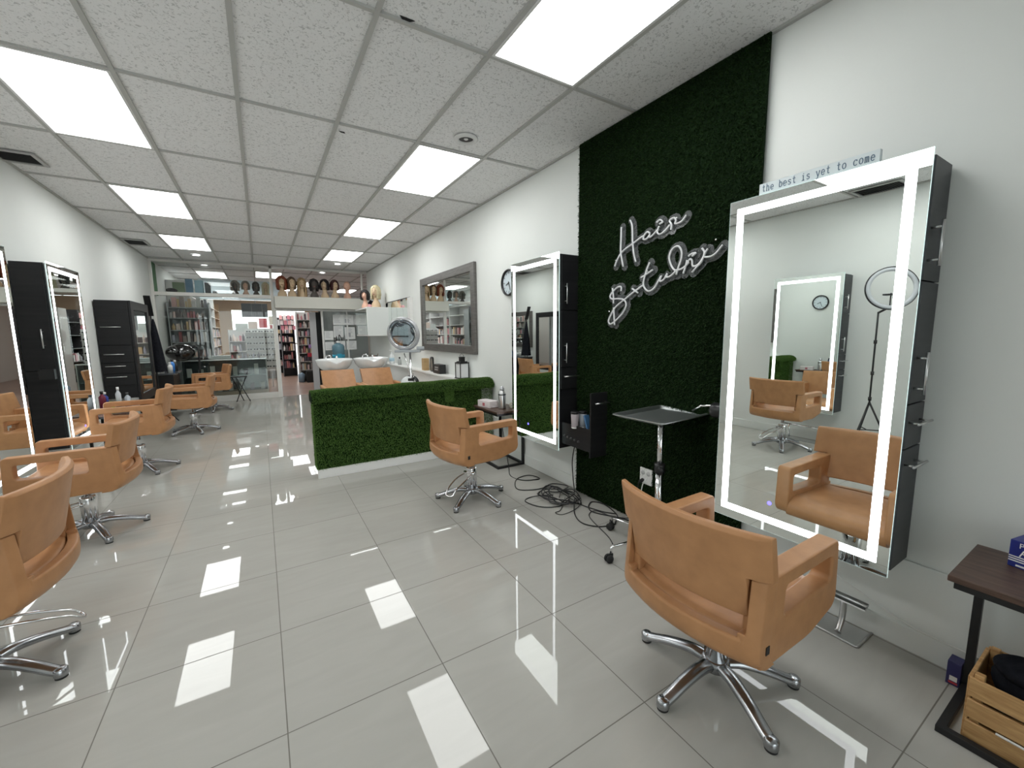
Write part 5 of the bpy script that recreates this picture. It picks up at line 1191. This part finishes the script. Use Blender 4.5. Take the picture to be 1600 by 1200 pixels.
# gondola seen through the doorway
shelf_unit('gondola_shelf', 'shelf full of dark and red goods seen through the doorway', .98, 1.42, 14.2, 14.7, [.36, .62, .88, 1.14, 1.40, 1.66, 1.90], 2.15, 'y', 'goods on the shelf seen through the doorway', .97, cmat((.45, .43, .41), .5), .03, .07, maxn=66, hmax=.22)
tag(MB().box(1.12, 1.52, 13.75, 14.15, 0, .34).build('black_crate', cmat((.01, .01, .01), .6), bevel=.006), 'black box on the floor in the doorway below the shelf', 'box')
t = thing('upright_board', 'narrow white upright panel beside the doorway shelf', 'panel', (1.44, 14.0, .36)); MB().box(0, .07, 0, .05, 0, 1.75).build('board', M['white'], t, bevel=.003)
tag(MB().lathe([(0, 0), (.09, 0), (.09, .24), (.03, .29), (0, .29)], n=20).build('water_bottle', cmat((.22, .30, .38), .2), loc=(1.0, 14.02, .001)), 'blue grey bottle standing on the floor by the doorway shelf', 'bottle')
for i, (x, y) in enumerate(((.62, 16.2), (.50, 17.6))):
    t_ = shelf_unit('display_tower', ['dark display tower with hanging goods inside the doorway', 'second dark display tower deeper in the doorway'][i], x, x+.42, y, y+.42, [.3, .6, .9, 1.2, 1.5, 1.8], 2.1, 'y', ['goods on the dark display tower inside the doorway', 'goods on the second dark display tower'][i], .97, dk, .04, .08, maxn=40, hmax=.25)
shelf_unit('wall_shelving', 'dark shelving deep inside the doorway on the right', 1.7, 2.1, 15.2, 18.4, [.3, .7, 1.1, 1.5, 1.9], 2.3, '-x', 'goods on the dark shelving deep in the doorway', .9, dk, .08, .14, maxn=60, hmax=.3)
# pink goods hanging near the top of the doorway
for q in range(12):
    x = .62+.115*(q % 4)+.02*(q//4); z = 2.02-.17*(q//4)
    t = thing('hanging_pack', 'pink and white pack hanging near the top of the doorway opening', 'pack', (x, 15.62+.08*(q//4)+.03*(q % 2), z), 0, 'pink packs hanging inside the doorway')
    MB().box(-.045, .045, -.012, .012, -.07, .07).build('pack', cmat(((.80, .42, .42), (.82, .72, .70), (.70, .26, .32))[q % 3], .5), t); MB().tube([(0, 0, .07), (0, 0, ZC-z+.01)], .0012, 5).build('wire', M['steel'], t)
# low shelf rows across the middle of the shop
shelf_unit('gondola_shelf', 'long pale gondola with reddish boxes in the middle of the shop', -.85, .42, 15.6, 16.0, [.3, .62, .94, 1.26], 1.62, 'y', 'goods on the long pale gondola in the shop', .97, wh, .05, .11, maxn=60, hmax=.27)
for i, (x, z, w_, h_, c, lb) in enumerate(((.10, 1.78, .20, .26, (.60, .12, .14), 'red and pale picture box hanging over the gondola'), (-.15, 1.72, .22, .20, (.66, .56, .50), 'beige picture card hanging over the gondola'), (.35, 1.86, .20, .24, (.62, .56, .44), 'cream board hanging near the doorway'), (-.42, 1.66, .30, .22, (.55, .60, .58), 'pale green card over the gondola'), (.30, 1.66, .08, .16, (.65, .05, .05), 'small red hanging bag over the sunglasses rack'))):
    t = thing('hanging_card', lb, 'card', (x, 13.6, z), 0, 'cards hanging in the shop'); t.location.y = 13.6+.12*i; MB().box(-w_/2, w_/2, -.015, .015, -h_/2, h_/2).build('card', cmat(c, .6), t); MB().tube([(0, 0, h_/2), (0, 0, ZC-z+.01)], .0015, 5).build('wire', M['steel'], t)
t = thing('hanging_screen', 'dark screen hanging from the shop ceiling behind the glass', 'screen', (-.05, 14.6, 1.98)); MB().box(-.36, .30, 0, .06, 0, .40).build('panel', cmat((.05, .05, .055), .3), t, bevel=.004); MB().tube([(0, .03, .39), (0, .03, ZC-1.97)], .01, 8).build('hanger', M['steel'], t)
tag(MB().box(XL+.46, .6, 14.25, 14.36, 2.46, ZC+.01).build('header_rail', cmat((.60, .70, .74), .5)), 'pale blue panel band below the shop ceiling behind the transom glass', 'rail')
tag(MB().box(1.20, 4.1, 15.1, 15.16, 0, 2.7).build('partition_panel', cmat((.45, .44, .42), .6)), 'grey panel closing the shop right of the doorway', 'panel') if False else None
# purple and red cards in the doorway shelf
tag(MB().box(1.26, 1.42, 14.16, 14.19, 1.03, 1.14).build('purple_card', cmat((.38, .22, .50), .5)), 'purple card on the doorway shelf edge', 'card')
tag(MB().box(1.22, 1.42, 14.16, 14.19, .76, .88).build('red_card', cmat((.50, .04, .06), .5)), 'red card on the doorway shelf edge', 'card')
# sliding door leaf grey, ajar
t = thing('sliding_door', 'grey sliding door leaf with a dark gap right of the doorway', 'door', (0, YB+.10, 0)); MB().box(1.04, 1.18, 0, .04, .01, 1.98).build('leaf', cmat((.45, .44, .45), .4), t, bevel=.003); MB().box(1.15, 1.30, .045, .06, .01, 1.98).build('dark_gap', M['dark'], t)
print('shop goods', count[0])
bpy.context.view_layer.update()
